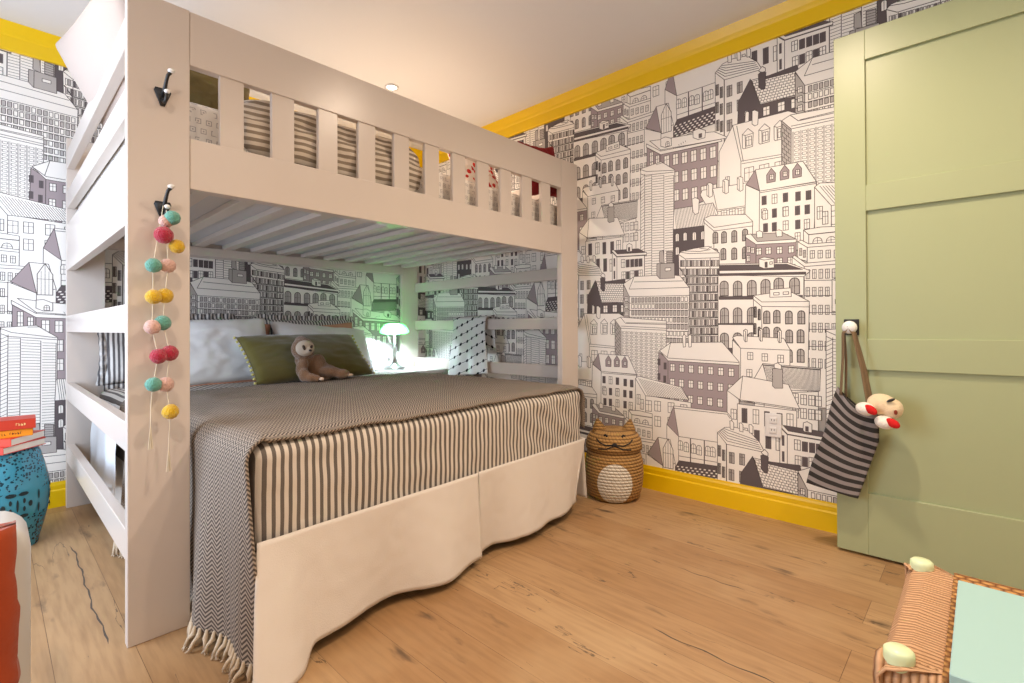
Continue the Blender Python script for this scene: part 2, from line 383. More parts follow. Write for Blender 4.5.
# ------------------------------------------------------------------ the drawn city wallpaper (print data in mm on the wall)
WP = [["nave",[-1.323,0.351],0,[["P",0,1,-75,63,0,0,-2,-261,-77,-217],
["P",0,1,0,0,310,1,309,-214,-2,-261],
["L",1,-1,-116,239,-113],
["L",2,73,-1,72,-148],
["L",2,155,0,154,-145],
["W","a",28,56,11,-51,47,-55,91,-57,124,-61,175,-58,203,-58,244,-55,275,-55],
["P",3,1,1,-144,230,-135,229,-231,-41,-249,-25,-195],
["C",5,9,-10,-173,230,-156,229,-231,-39,-249],
["P",0,1,-30,180,285,177,309,148,310,1,0,0],
["L",1,-30,166,285,166,302,143],
["P",2,1,-75,63,-30,180,0,0]]],
["chapel",[-1.426,0.157],0,[["P",0,1,-112,56,0,0,-1,-131,-113,-100],
["P",0,1,0,0,81,28,80,-131,-1,-131],
["P",0,1,-30,170,49,167,81,28,0,0],
["P",2,1,-102,58,-30,170,0,0],
["W","go",64,178,35,81]]],
["mauveflat",[-1.428,2.069],0,[["P",0,1,-74,103,0,28,407,-6,327,50,212,70,31,87],
["P",2,1,-93,65,0,0,-2,-365,-95,-316],
["P",2,1,0,0,349,-18,340,-315,87,-379,-2,-365],
["P",0,1,-97,91,0,21,364,-3,371,-16,0,-1,-97,70],
["G","m",33,66,6,3,39,-49,319,-66,42,-267],
["G","m",23,62,2,3,-62,-1,-22,-31,-62,-124],
["P",0,1,1,96,31,100,69,81,69,37,31,35,0,51],
["W","a",23,29,44,54],
["P",0,1,204,88,240,93,278,71,274,30,235,29,204,49],
["W","d",20,26,247,49],
["H",3,1,115,33,156,45,160,36,119,24]]],
["tower",[-1.537,1.973],-0.25,[["P",0,1,-28,6,-28,39,111,51,198,-18,189,-863,-33,-857],
["L",1,0,0,-6,-858],
["L",1,-28,6,0,-9,194,-31],
["L",1,-28,33,13,12,194,-20],
["H",52,1,3,-19,-2,-858,43,-856,48,-20],
["L",1,48,-20,43,-859],
["H",52,1,52,-29,47,-859,124,-859,129,-37],
["L",1,129,-37,124,-862],
["H",52,1,136,-47,131,-862,187,-861,192,-51],
["L",1,192,-51,187,-863],
["H",40,1,-28,-24,-33,-857,-7,-846,-2,-9],
["L",1,77,41,123,42,169,6]]],
["hotel",[-0.652,1.309],0,[["P",0,1,-2,186,21,159,20,24,-3,41],
["P",0,1,21,159,164,156,163,3,20,17],
["P",0,1,-2,186,78,190,164,181,164,158,21,160],
["W","a",40,33,59,124,117,121],
["L",1,20,106,164,98],
["P",0,1,-29,130,14,97,13,25,-29,44],
["P",0,1,14,97,164,94,163,3,13,18],
["P",0,1,-29,130,-12,136,20,113,164,106,164,92,14,96],
["G","m",19,38,4,1,36,58,139,50,36,58],
["G","m",10,36,2,1,-16,76,1,65,-16,76],
["P",0,1,-55,54,0,0,-5,-716,-60,-670],
["P",0,1,0,0,187,0,182,-697,-5,-716],
["P",0,1,-55,54,-43,62,7,17,187,17,187,0,0,0],
["G","m",16,45,6,6,16,-40,157,-46,11,-486],
["L",1,-55,-20,0,-70,186,-81],
["L",1,-56,-99,-1,-148,186,-155],
["L",1,-56,-186,-1,-234,185,-236],
["L",1,-57,-272,-2,-319,185,-317],
["L",1,-58,-359,-3,-405,184,-398],
["G","m",9,44,3,6,-46,-7,-10,-38,-49,-451]]],
["blocky",[-0.707,2.028],-0.15,[["P",4,1,-45,51,0,-4,-4,-585,-48,-549],
["P",0,1,0,-4,316,-17,312,-625,-4,-585],
["P",0,1,-45,51,-3,69,175,52,316,39,316,-18,0,-4],
["L",1,0,10,316,-6],
["L",1,-3,67,33,28,316,16],
["L",1,40,31,316,25],
["K",9,14,6,-21,316,-34,312,-625,3,-586],
["B",26,2,-41,34,-4,-11,-7,-547,-45,-519]]],
["mansard",[-0.962,1.917],0,[["P",0,1,-112,79,-35,208,6,-1,3,-418,-117,-403],
["W","m",21,57,-67,-99],
["P",0,1,6,-1,360,-23,357,-403,3,-418],
["P",0,1,-37,209,241,204,278,182,360,-23,6,-1],
["L",1,11,-16,360,-33],
["L",1,-15,199,18,-4],
["P",0,1,14,143,44,169,71,139,67,65,20,63,14,70],
["L",1,14,143,29,134,69,136],
["L",1,29,134,31,66],
["W","m",28,49,48,99],
["P",0,1,99,145,128,170,154,141,150,69,105,67,99,74],
["L",1,99,145,114,136,152,138],
["L",1,114,136,115,69],
["W","m",26,48,132,102],
["P",0,1,174,143,202,167,227,138,223,68,180,66,174,73],
["L",1,174,143,188,134,225,136],
["L",1,188,134,189,68],
["W","m",25,47,205,101],
["P",0,1,252,137,278,161,302,132,298,64,257,61,251,68],
["L",1,252,137,265,128,301,130],
["L",1,265,128,266,64],
["W","m",25,46,282,95],
["G","m",47,73,4,2,48,-81,277,-86,42,-189],
["P",0,1,66,257,79,259,98,244,94,177,79,172,65,187],
["P",0,1,31,260,42,263,50,256,48,206,28,207]]],
["dormer",[-0.861,1.733],0,[["P",0,1,-71,48,0,0,-6,-350,-81,-310],
["P",0,1,0,0,265,-6,249,-332,-6,-350],
["P",0,1,-21,119,206,112,265,-4,0,0],
["L",1,0,-9,264,-13],
["P",2,1,-21,119,-69,48,0,2],
["P",2,1,35,79,58,110,79,79,77,36,36,36],
["W","m",19,26,60,63],
["P",2,1,100,80,122,111,143,80,141,38,101,37],
["W","m",18,26,124,65],
["P",2,1,159,77,181,108,200,78,199,36,160,36],
["W","m",17,25,182,62],
["W","d",25,48,22,-54,125,-57,183,-62,230,-65],
["W","m",24,48,73,-55],
["W","m",24,49,21,-123,124,-130],
["W","m",24,48,27,-132,126,-131,125,-203,222,-210],
["W","d",24,48,72,-130,180,-134,224,-136,28,-201,71,-202,181,-206],
["W","m",23,47,180,-271,70,-276,124,-275]]],
["arched",[-0.854,1.116],0,[["P",0,1,-42,53,0,0,-3,-509,-46,-482],
["P",0,1,0,0,223,-12,212,-488,-3,-509],
["P",0,1,-42,58,40,67,148,64,223,16,223,-12,0,-2],
["P",0,1,-42,58,0,22,223,16,223,-12,0,-2,-43,39],
["P",0,1,40,86,141,89,142,44,40,45],
["W","r",26,13,72,62,117,63],
["W","ad",31,67,24,-60,73,-58,130,-63,187,-64,131,-161,183,-160,21,-146,74,-147,183,-259,129,-261],
["W","ad",11,57,-33,-31,-13,-45,-35,-121,-14,-141]]],
["cornice",[-1.077,1.302],0,[["P",0,1,-7,-4,423,-20,419,-525,-10,-527],
["P",0,1,1,59,351,34,452,-16,422,-44,0,-3],
["P",3,1,1,52,344,27,417,-6,1,22],
["P",3,1,0,5,431,-21,431,-32,0,-7],
["W","ad",45,83,26,-80,99,-85,173,-86,242,-86,306,-83,380,-88],
["P",3,1,-2,-125,416,-138,416,-156,-2,-141],
["W","ad",45,89,27,-234,98,-235,172,-236,241,-236,305,-236,379,-238],
["P",3,1,-9,-277,415,-276,415,-289,-9,-283],
["W","ad",45,89,26,-375,97,-374,171,-373,240,-372,304,-371,378,-370],
["P",3,1,-4,-417,414,-403,414,-436,-4,-442],
["P",0,1,210,68,236,75,284,61,285,14,235,14,211,26],
["W","d",14,31,246,33],
["W","r",12,13,270,40],
["L",1,210,68,236,59,285,61]]],
["greysmall",[-0.881,1.452],0,[["P",2,1,-53,43,0,0,-2,-205,-54,-170],
["P",2,1,0,0,194,-8,192,-218,-2,-205],
["P",4,1,-26,55,129,44,194,1,0,12],
["P",0,1,-52,56,-26,57,7,11,194,1,193,-16,0,-3,-53,42],
["P",0,1,2,65,19,68,33,60,33,31,5,32],
["P",0,1,98,58,114,60,128,52,128,24,101,25],
["W","m",25,35,14,-43,62,-44,115,-47,170,-49,116,-106,166,-107,61,-104],
["W","m",16,32,-38,-27,-17,-34,-40,-75]]],
["round",[-1.305,1.418],0,[["P",0,1,-12,23,4,39,85,49,170,51,229,7,225,-583,4,-575,-9,-102],
["L",1,-12,23,28,-7,229,-20],
["L",1,-4,36,53,22,229,7],
["L",1,116,46,162,35,185,49],
["L",1,29,40,116,27,177,31],
["R",19,-3,-13,228,-34,227,-69,-3,-51],
["L",2,-5,-58,28,-110,228,-121],
["R",19,-3,-64,227,-82,227,-116,-3,-102],
["L",2,-5,-109,27,-160,228,-169],
["R",19,-3,-114,227,-130,227,-164,-4,-152],
["L",2,-5,-159,27,-210,228,-216],
["R",19,-4,-165,227,-178,226,-212,-4,-202],
["L",2,-6,-210,27,-260,228,-264],
["R",19,-4,-215,226,-225,226,-260,-4,-253],
["L",2,-6,-260,26,-311,227,-312],
["R",19,-4,-266,226,-273,226,-307,-5,-303],
["L",2,-6,-311,26,-361,227,-360],
["R",19,-5,-316,226,-321,225,-355,-5,-354],
["L",2,-7,-361,26,-411,227,-407],
["R",19,-5,-366,225,-369,225,-403,-5,-404],
["L",2,-7,-412,26,-461,226,-455],
["R",19,-5,-417,225,-416,225,-451,-5,-455],
["L",2,-7,-462,25,-511,226,-503],
["R",19,-6,-467,225,-464,225,-498,-6,-505],
["L",2,-7,-513,25,-561,226,-551],
["R",19,-6,-518,224,-512,224,-546,-6,-556],
["L",2,-8,-563,25,-611,225,-598],
["R",19,-6,-568,224,-560,224,-594,-6,-606],
["L",1,177,-18,173,-585],
["L",1,32,-11,29,-590]]],
["office",[-1.65,1.206],-0.1,[["P",4,1,-43,79,0,0,-2,-340,-45,-299],
["P",0,1,0,0,398,-11,388,-331,-2,-340],
["P",0,1,-43,84,34,125,276,119,342,106,399,31,398,-13,0,-2],
["L",1,34,123,-2,47,399,34],
["L",1,34,91,359,75],
["G","r2",16,28,16,7,24,-25,378,-35,22,-272],
["L",1,-41,-12,0,-44,395,-58],
["L",1,-42,-58,0,-90,395,-100],
["L",1,-42,-103,0,-134,394,-141],
["L",1,-42,-148,-1,-180,394,-182],
["L",1,-42,-195,-1,-226,394,-225],
["L",1,-43,-243,-1,-273,394,-267],
["W","m",20,30,-22,-16,-22,-63,-22,-110,-23,-157],
["P",4,1,192,191,214,193,213,97,191,121],
["P",4,1,214,193,307,186,307,96,213,99],
["P",4,1,210,266,236,270,241,190,209,200],
["P",4,1,257,261,295,257,295,187,257,190],
["W","r",36,18,265,152],
["H",5,1,259,257,258,193,293,192,294,253]]],
["darkhouse",[-0.854,2.199],0,[["P",3,1,-113,48,-51,152,0,0,188,-15,193,-229,-122,-144],
["P",0,1,-45,144,174,129,183,114,173,-8,0,-2],
["B",9,11,-40,136,174,118,173,-6,3,3],
["P",3,1,1,136,176,145,183,114,4,127],
["P",3,1,-10,163,8,174,28,160,23,75,7,76,-7,91],
["P",0,1,-6,183,10,199,26,183,26,166,8,168,-7,178],
["W","m",33,47,29,-46,101,-45,164,-47],
["W","ao",21,48,-71,-38,-30,-44]]],
["fivewin",[-1.741,1.475],0,[["P",0,1,-35,36,0,3,-2,-317,-37,-280],
["P",0,1,0,3,199,-10,197,-324,-2,-317],
["P",3,1,-35,41,155,32,214,-1,0,8],
["P",0,1,-37,43,-24,44,5,14,214,2,214,-13,0,-3,-37,33],
["L",2,-35,31,0,-4,214,-15],
["P",0,1,74,65,91,73,112,62,112,20,79,20,72,27],
["W","d",15,26,90,36],
["W","m",27,52,46,-52],
["W","d",27,51,80,-55,112,-56,142,-57,171,-58,80,-132,141,-130],
["W","m",27,52,49,-133,111,-131,170,-131],
["W","s",12,54,-20,-39,-20,-122]]],
["mansion",[-0.983,0.581],0,[["P",0,1,-55,72,9,24,6,-419,-57,-388],
["P",0,1,0,0,293,-7,284,-454,-3,-458],
["P",0,1,29,155,255,125,306,5,14,23,-55,69],
["L",1,29,155,14,23],
["L",1,14,16,306,-2],
["P",4,1,180,204,228,205,228,104,191,101,179,112],
["P",0,1,188,227,205,235,222,221,222,201,188,207],
["W","d",30,81,37,-61],
["W","m",29,76,96,-60,261,-64],
["W","d",28,81,151,-65,212,-68],
["W","d",29,88,100,-175,157,-179],
["W","m",28,79,208,-184,39,-168],
["W","m",29,55,-20,-60]]],
["hatchroof",[-0.831,0.73],0,[["P",0,1,-62,0,-21,77,0,0,-1,-230,-64,-238],
["P",0,1,-14,-80,237,-49,235,-390,-17,-415],
["P",0,1,-21,79,247,67,243,-46,101,-53,10,-42,0,0],
["H",44,1,-14,65,245,60,243,-46,21,-41],
["L",2,-18,71,247,60],
["W","m",26,51,135,-93,172,-96,208,-97,171,-166,207,-167,237,-98,236,-167,135,-166]]],
["chimhouse",[-0.964,0.888],0,[["P",0,1,-43,46,0,0,-2,-292,-45,-264],
["P",0,1,0,0,244,-4,242,-283,-2,-292],
["P",0,1,-43,60,-19,69,215,57,246,-4,0,0],
["W","m",27,39,50,-41,123,-46,200,-51,45,-134,119,-136,197,-139],
["P",0,1,16,97,26,105,36,99,34,37,24,35,18,47],
["L",1,16,97,27,93,25,37],
["P",0,1,95,100,103,108,114,102,112,41,102,40,96,51],
["L",1,95,100,105,96,103,41],
["P",0,1,186,92,195,100,205,95,203,35,193,33,188,44],
["L",1,186,92,196,89,195,35]]],
["slate",[-1.341,1.602],0,[["P",3,1,-9,0,178,-9,175,-358,-11,-331],
["P",0,1,-4,116,231,112,259,46,176,-10,-9,-6],
["H",26,1,0,116,231,110,255,-14,12,-5],
["P",0,1,108,156,130,161,151,146,147,68,126,63,114,81],
["W","ao",22,49,16,-57,65,-58,121,-63,171,-65,16,-138]]],
["hatchb",[-1.574,0.576],0,[["P",0,1,-36,104,35,2,32,-470,-39,-442],
["P",0,1,35,2,328,-15,326,-413,32,-470],
["P",0,1,-36,104,-13,120,269,71,318,-1,35,-1],
["H",22,1,-13,105,264,66,316,-2,54,0],
["W","m",39,61,116,-58,204,-58,116,-152,202,-149,284,-62,283,-153],
["W","m",40,66,55,-62,55,-158],
["W","m",23,62,-14,-28,9,-57,-14,-131]]],
["bigmauve",[-1.388,0.806],0,[["P",2,1,-61,47,0,4,-3,-357,-72,-349],
["P",2,1,0,4,416,-8,414,-306,-3,-357],
["P",0,1,-56,55,17,105,324,114,416,6,416,-12,0,-4],
["L",1,-56,55,0,12,416,3],
["L",1,17,105,-5,16],
["P",0,1,92,145,102,156,113,150,111,83,97,80],
["P",0,1,127,146,137,156,148,150,146,84,131,81],
["G","m",28,44,7,3,29,-44,373,-54,24,-222],
["W","d",19,42,-59,-14,-19,-37,-60,-104,-22,-117]]],
["domed",[-1.044,2.397],-0.05,[["P",0,1,-49,58,0,1,-3,-483,-52,-434],
["P",0,1,2,-2,196,-12,193,-429,0,-380],
["P",0,1,-49,56,-8,91,48,99,123,87,175,34,196,-7,185,-14,2,-2],
["L",1,-42,61,5,16,183,-2],
["L",1,-35,67,7,31,178,9],
["L",1,-27,73,8,47,173,20],
["L",1,-19,78,9,62,167,32],
["L",1,-12,84,10,78,162,43],
["P",0,1,20,130,31,133,41,122,41,83,22,86],
["P",0,1,70,125,81,127,90,117,90,78,72,81],
["P",0,1,121,123,132,125,142,115,141,77,123,79],
["W","dm",27,60,29,-74,84,-73,27,-169,83,-169,28,-266],
["W","dm",15,60,-38,-46,-15,-67,-39,-146,-16,-162,-36,-248,-15,-260]]],
["archsmall",[-1.106,1.571],0,[["P",0,1,-56,46,0,-14,-2,-361,-58,-317],
["P",0,1,0,-8,208,-11,206,-373,-2,-361],
["P",0,1,-56,62,-19,72,172,49,209,5,209,-20,0,-18,-56,38],
["L",1,-56,59,0,2,209,3],
["W","ad",27,64,8,-57,56,-61,112,-63,169,-63,52,-155,111,-159,168,-160,7,-153,111,-250]]],
["lowchim",[-1.092,1.669],0.12,[["P",0,1,0,0,271,-2,269,-301,-2,-273],
["P",0,1,-91,104,-80,129,-15,127,237,120,283,-4,0,0,-53,29],
["L",1,-20,128,5,3],
["L",1,0,-10,271,-12],
["P",0,1,-52,161,-36,165,-20,155,-21,85,-37,80,-53,94],
["L",1,-52,159,-42,151,-42,86],
["P",0,1,38,163,53,166,68,156,68,88,53,83,37,97],
["L",1,38,160,48,153,48,89],
["P",0,1,116,160,131,164,146,154,146,87,131,82,116,96],
["L",1,116,158,126,151,126,89],
["W","m",31,35,43,-25,88,-25,135,-28,181,-29]]]]
def paint_wallpaper(bm, frame, u0, u1, z0, z1, du, dz):
    """frame(u, z, lift) -> wall point. The print: outlined buildings drawn one over the other."""
    LW = .0032
    def clip(poly):
        for ax, lim, s in ((0, u0, 1), (0, u1, -1), (1, z0, 1), (1, z1, -1)):
            out = []
            for i in range(len(poly)):
                a, b = poly[i], poly[(i+1) % len(poly)]
                ia, ib = (a[ax]-lim)*s >= 0, (b[ax]-lim)*s >= 0
                if ia: out.append(a)
                if ia != ib:
                    t = (lim-a[ax])/(b[ax]-a[ax]); out.append((a[0]+(b[0]-a[0])*t, a[1]+(b[1]-a[1])*t))
            poly = out
            if len(poly) < 3: return None
        return poly
    def face(poly, lift, mi):
        p = clip(poly)
        if not p: return
        try: bm.faces.new([bm.verts.new(frame(a, b, lift)) for a, b in p]).material_index = mi
        except ValueError: pass
    def line(a, b, lift, w=1):
        dx, dy = b[0]-a[0], b[1]-a[1]; l = math.hypot(dx, dy)
        if l < 1e-6: return
        k = LW*w/2/l; nx, ny = -dy*k, dx*k; ex, ey = dx*k*.5, dy*k*.5
        face([(a[0]+nx-ex, a[1]+ny-ey), (a[0]-nx-ex, a[1]-ny-ey), (b[0]-nx+ex, b[1]-ny+ey), (b[0]+nx+ex, b[1]+ny+ey)], lift, 1)
    def rect(x, y, w, h): return [(x-w/2, y-h/2), (x+w/2, y-h/2), (x+w/2, y+h/2), (x-w/2, y+h/2)]
    def loop(p, lift, w=1):
        for i in range(len(p)): line(p[i], p[(i+1) % len(p)], lift, w)
    def arch(x, y, w, h):
        p = [(x-w/2, y-h/2), (x+w/2, y-h/2)]
        r = w/2; top = y+h/2-r
        return p+[(x+r*math.cos(a), top+r*math.sin(a)) for a in [math.pi*k/6 for k in range(7)]]
    def window(st, x, y, w, h, L):
        if x+w < u0 or x-w > u1 or y+h < z0 or y-h > z1: return
        if st in ('m', 'dm', 'd', 'r', 'r2', 's'):
            p = rect(x, y, w, h)
            if st == 'm': face(p, L, 0); loop(p, L+5e-7); line((x, y-h/2), (x, y+h/2), L+5e-7, .7); line((x-w/2, y+h*.12), (x+w/2, y+h*.12), L+5e-7, .7)
            elif st == 'd': face(p, L, 3); line((x, y-h/2), (x, y+h/2), L+5e-7, .5)
            elif st == 'dm':
                face(p, L, 4); loop(p, L+5e-7); line((x, y-h/2), (x, y+h/2), L+5e-7, 1.2); line((x-w*.25, y-h/2), (x-w*.25, y+h/2), L+5e-7, .8)
                line((x-w/2, y+h*.2), (x+w/2, y+h*.2), L+5e-7, .7)
            elif st == 's': face(p, L, 3)
            elif st == 'r2': face(p, L, 4 if (int(abs(x)*997+abs(y)*631) % 3) else 0); loop(p, L+5e-7)
            else: face(p, L, 0); loop(p, L+5e-7)
        elif st in ('a', 'ao', 'ad'):
            p = arch(x, y, w, h); face(p, L, 4 if st == 'ad' else 0); loop(p, L+5e-7, 1.5 if st == 'ad' else 1)
            line((x, y-h/2), (x, y+h/2), L+5e-7, 1 if st == 'ad' else .7)
            if st != 'ao': line((x-w/2, y), (x+w/2, y), L+5e-7, .7)
            if st == 'ad': line((x-w*.25, y-h/2), (x-w*.25, y+h*.3), L+5e-7, .6)
        elif st == 'go':
            p = [(x-w/2, y-h/2), (x+w/2, y-h/2), (x+w/2, y+h*.15), (x, y+h/2), (x-w/2, y+h*.15)]
            face(p, L, 0); loop(p, L+5e-7, 1.2); line((x, y-h/2), (x, y+h/2), L+5e-7, .8); line((x-w/2, y), (x+w/2, y), L+5e-7, .7)
            line((x-w/4, y-h/2), (x-w/4, y+h*.25), L+5e-7, .6); line((x+w/4, y-h/2), (x+w/4, y+h*.25), L+5e-7, .6)
    inst = []
    for i in range(-6, 7):
        for j in range(-6, 7):
            ox, oz = du+i*1.006, dz+(i % 2)*1.023+j*2.046
            for nb, bd in enumerate(WP):
                x, z = bd[1][0]+ox, bd[1][1]+oz
                if u0-.75 < x < u1+.75 and z0-.5 < z < z1+1.4: inst.append((-(z+bd[2]), x, z, bd[3], bd[0]))
    inst.sort(key=lambda t: (t[0], t[1]))
    L1 = .0004
    for _, ox, oz, ops, nm in inst:
        if ox > u1+.55 or ox < u0-.62: continue
        def q(a): return [(ox+a[m]/1000, oz+a[m+1]/1000) for m in range(0, len(a), 2)]
        for op in ops:
            t = op[0]; L1 += 1.1e-6
            if t == 'P':
                p = q(op[3:])
                face(p, L1, {0: 0, 2: 2, 3: 3, 4: 4}[op[1]])
                if op[2]: loop(p, L1+5e-7)
            elif t == 'L':
                p = q(op[2:])
                for a, b in zip(p, p[1:]): line(a, b, L1, op[1])
            elif t == 'W':
                for x, y in q(op[4:]): window(op[1], x, y, op[2]/1000, op[3]/1000, L1)
            elif t == 'G':
                a, b, d = q(op[6:]); nx, ny = op[4], op[5]
                for r in range(ny):
                    for cc in range(nx):
                        fx, fy = cc/max(1, nx-1), r/max(1, ny-1)
                        if ny == 1: fy = 0
                        window(op[1], a[0]+(b[0]-a[0])*fx+(d[0]-a[0])*fy, a[1]+(b[1]-a[1])*fx+(d[1]-a[1])*fy, op[2]/1000, op[3]/1000, L1)
            elif t == 'H':
                p = q(op[3:])
                for m in range(op[1]+1):
                    f = m/op[1]
                    line((p[0][0]+(p[1][0]-p[0][0])*f, p[0][1]+(p[1][1]-p[0][1])*f), (p[3][0]+(p[2][0]-p[3][0])*f, p[3][1]+(p[2][1]-p[3][1])*f), L1, .75*op[2])
            elif t == 'R':
                p = q(op[2:]); n = op[1]
                for m in range(n):
                    f, g = (m+.15)/n, (m+.85)/n
                    lp = lambda A, Bq, f: (A[0]+(Bq[0]-A[0])*f, A[1]+(Bq[1]-A[1])*f)
                    c4 = [lp(p[0], p[1], f), lp(p[0], p[1], g), lp(p[3], p[2], g), lp(p[3], p[2], f)]
                    hsh = (m*7+int(abs(p[0][1])*1000)*3) % 5
                    if hsh < 3: face(c4, L1, 3 if hsh == 0 else 4)
                    loop(c4, L1+5e-7, .8)
            elif t == 'C':
                p = q(op[3:]); R, K = op[1], op[2]
                for r in range(R):
                    for kk in range(K):
                        f0, f1, g0, g1 = (kk+.05+(r % 2)*.5)/K, (kk+.5+(r % 2)*.5)/K, (r+.3)/R, (r+.78)/R
                        b4 = [(p[0][0]+(p[1][0]-p[0][0])*f+((p[3][0]-p[0][0])*(1-f)+(p[2][0]-p[1][0])*f)*g, p[0][1]+(p[1][1]-p[0][1])*f+((p[3][1]-p[0][1])*(1-f)+(p[2][1]-p[1][1])*f)*g) for f, g in ((f0, g0), (f1, g0), (f1, g1), (f0, g1))]
                        face(b4, L1, 0)
            elif t in 'BK':
                p = q(op[3:]); R, K = op[1], op[2]
                def bl(f, g):
                    a = (p[0][0]+(p[1][0]-p[0][0])*f, p[0][1]+(p[1][1]-p[0][1])*f); b = (p[3][0]+(p[2][0]-p[3][0])*f, p[3][1]+(p[2][1]-p[3][1])*f)
                    return (a[0]+(b[0]-a[0])*g, a[1]+(b[1]-a[1])*g)
                if t == 'B':
                    for r in range(R+1): line(bl(0, r/R), bl(1, r/R), L1, .75)
                    for r in range(R):
                        for kk in range(K):
                            f = (kk+(r % 2)*.5)/K
                            if f <= 1: line(bl(f, r/R), bl(f, (r+1)/R), L1, .75)
                else:
                    for cc in range(R):
                        line(bl(cc/R, 0), bl(cc/R, 1), L1, .6); line(bl((cc+.14)/R, 0), bl((cc+.14)/R, 1), L1, .5)
                        NN = 26
                        for r in range(NN):
                            f0, f1, g0, g1 = (cc+.3)/R, (cc+.84)/R, (r+.22)/NN, (r+.78)/NN
                            c4 = [bl(f0, g0), bl(f1, g0), bl(f1, g1), bl(f0, g1)]
                            loop(c4, L1, .62)
                            line(bl((cc+.14)/R, (r+.5)/NN), bl((cc+.3)/R, (r+.5)/NN), L1, .45); line(bl((cc+.84)/R, (r+.5)/NN), bl((cc+1)/R, (r+.5)/NN), L1, .45)

WPM = [PAPER, INK, MAUVE, DARK, MIDG]
bm = bmesh.new(); box(bm, RX1, RX1+.1, RY0, RY1+.1, 0, RZ)
paint_wallpaper(bm, lambda u, z, l: (RX1-l, -u, z), -RY1, .75, .1, 2.56, 0, 0)
struct(obj('wall_right', bm, WPM, smooth='keep'))
bm = bmesh.new(); box(bm, RX0-.1, RX1, RY1, RY1+.1, 0, RZ)
paint_wallpaper(bm, lambda u, z, l: (u, RY1-l, z), RX0, RX1, .1, 2.56, 2.613, .03)
struct(obj('wall_back', bm, WPM, smooth='keep'))
# outlet plate on the right wall
t = thing('wall_outlet', 'white double outlet plate on the printed wall beside the green door', 'outlet', (RX1-.006, .80, .487))
obj('cover_plate', B(-.006, 0, -.04, .04, -.062, .062, bev=.004), WHITE, t)
for dz in (-.026, .026):
    o = obj('socket', B(-.010, -.004, -.018, .018, dz-.016, dz+.016, bev=.003), WHITE, t)
    bm = bmesh.new(); box(bm, -.0106, -.0098, -.008, -.005, dz-.002, dz+.008); box(bm, -.0106, -.0098, .005, .008, dz-.002, dz+.008); obj('slot', bm, BLACK, o)

# ------------------------------------------------------------------ open door
DH = math.radians(1.2)
door = bpy.data.objects.new('door_1', None); C.objects.link(door); door['kind'] = 'structure'
door.location = (2.625, .479, 0)         # free edge; local -Y runs towards the hinge
door.rotation_euler = (0, 0, DH)
DZ1, DW, DT = 2.30, .86, .042
rails = [(.012, .279), (.815, .949), (1.507, 1.62), (2.169, DZ1)]
bm = bmesh.new()
box(bm, .014, DT-.006, -DW+.02, -.02, .02, DZ1-.01)
obj('panel', bm, GREEN, door)
for y0, y1 in ((-.115, 0), (-DW, -DW+.115)): obj('stile', B(0, DT, y0, y1, .012, DZ1, bev=.0015, seg=1), GREEN, door)
for z0, z1 in rails: obj('rail', B(0, DT, -DW+.115, -.115, z0, z1, bev=.0015, seg=1), GREEN, door)
for z in (.3, 1.2, 2.05):
    bm = bmesh.new(); lathe(bm, [(.007, z-.045), (.007, z+.045)], (.0, -DW-.006, 0), 12); obj('hinge', bm, BLACK, door)
kn = (0, -.060, 1.0)
bm = bmesh.new(); box(bm, -.006, .001, kn[1]-.028, kn[1]+.028, kn[2]-.034, kn[2]+.036, bev=.002)
plate = obj('knob_plate', bm, BLACK, door); plate['label'] = 'square black backplate'
bm = bmesh.new(); lathe(bm, [(.010, -.004), (.010, -.03), (.016, -.034), (.024, -.042), (.0285, -.055), (.027, -.067), (.018, -.077), (.001, -.080)], kn, 28, axis='X')
k = obj('knob', bm, mat('porcelain', (.85, .85, .83), .12), plate, True); k['label'] = 'round white porcelain knob'

# ------------------------------------------------------------------ loft bed
bed = thing('loft_bed', 'white wooden loft bunk bed standing over the striped double bed', 'bunk bed', (0, 0, 0))
X0, X1, YF, YB = .299, 2.701, 1.955, 3.785
bv = dict(bev=.0025, seg=2)
for x0, x1 in ((X0, .470), (2.530, X1)):
    obj('post', B(x0, x1, YF, YF+.04, 0, 2.091, **bv), LOFTP, bed)
    obj('post', B(x0, x1, YB-.04, YB, 0, 2.091, **bv), LOFTP, bed)
for y0, y1 in ((YF+.001, YF+.037), (YB-.037, YB-.001)):
    obj('top_rail', B(.471, 2.529, y0, y1, 1.905, 2.089, **bv), LOFTP, bed)
    obj('side_rail', B(.471, 2.529, y0, y1, 1.482, 1.655, **bv), LOFTP, bed)
bal = [(.564, .643), (.742, .827), (.925, 1.008), (1.104, 1.187), (1.284, 1.367), (1.459, 1.545), (1.633, 1.719), (1.806, 1.890), (1.981, 2.069), (2.160, 2.248), (2.338, 2.424)]
for a, b in bal:
    obj('baluster', B(a, b, YF+.007, YF+.029, 1.650, 1.910, bev=.0015, seg=1), LOFTP, bed)
    obj('baluster', B(a, b, YB-.029, YB-.007, 1.650, 1.910, bev=.0015, seg=1), LOFTP, bed)
for xs, xe in ((X0+.002, X0+.036), (X1-.036, X1-.002)):
    for z0, z1 in ((.26, .36), (.61, .705), (.992, 1.085), (1.34, 1.60), (1.69, 1.785), (1.915, 2.015)) if xs < 1 else ((.30, .39), (.66, .745), (.995, 1.075), (1.335, 1.415), (1.69, 1.785), (1.915, 2.015)):
        obj('end_slat', B(xs, xe, YF+.041, YB-.041, z0, z1, **bv), LOFTP, bed)
obj('ledger', B(.471, 2.529, YB-.075, YB-.04, 1.486, 1.545, **bv), LOFTP, bed)
obj('ledger', B(.471, 2.529, YF+.04, YF+.07, 1.486, 1.545, **bv), LOFTP, bed)
for i in range(13):
    x = .375+i*.178
    obj('deck_slat', B(x, x+.062, YF+.04, YB-.045, 1.546, 1.572, bev=.002, seg=1), LOFTP, bed)
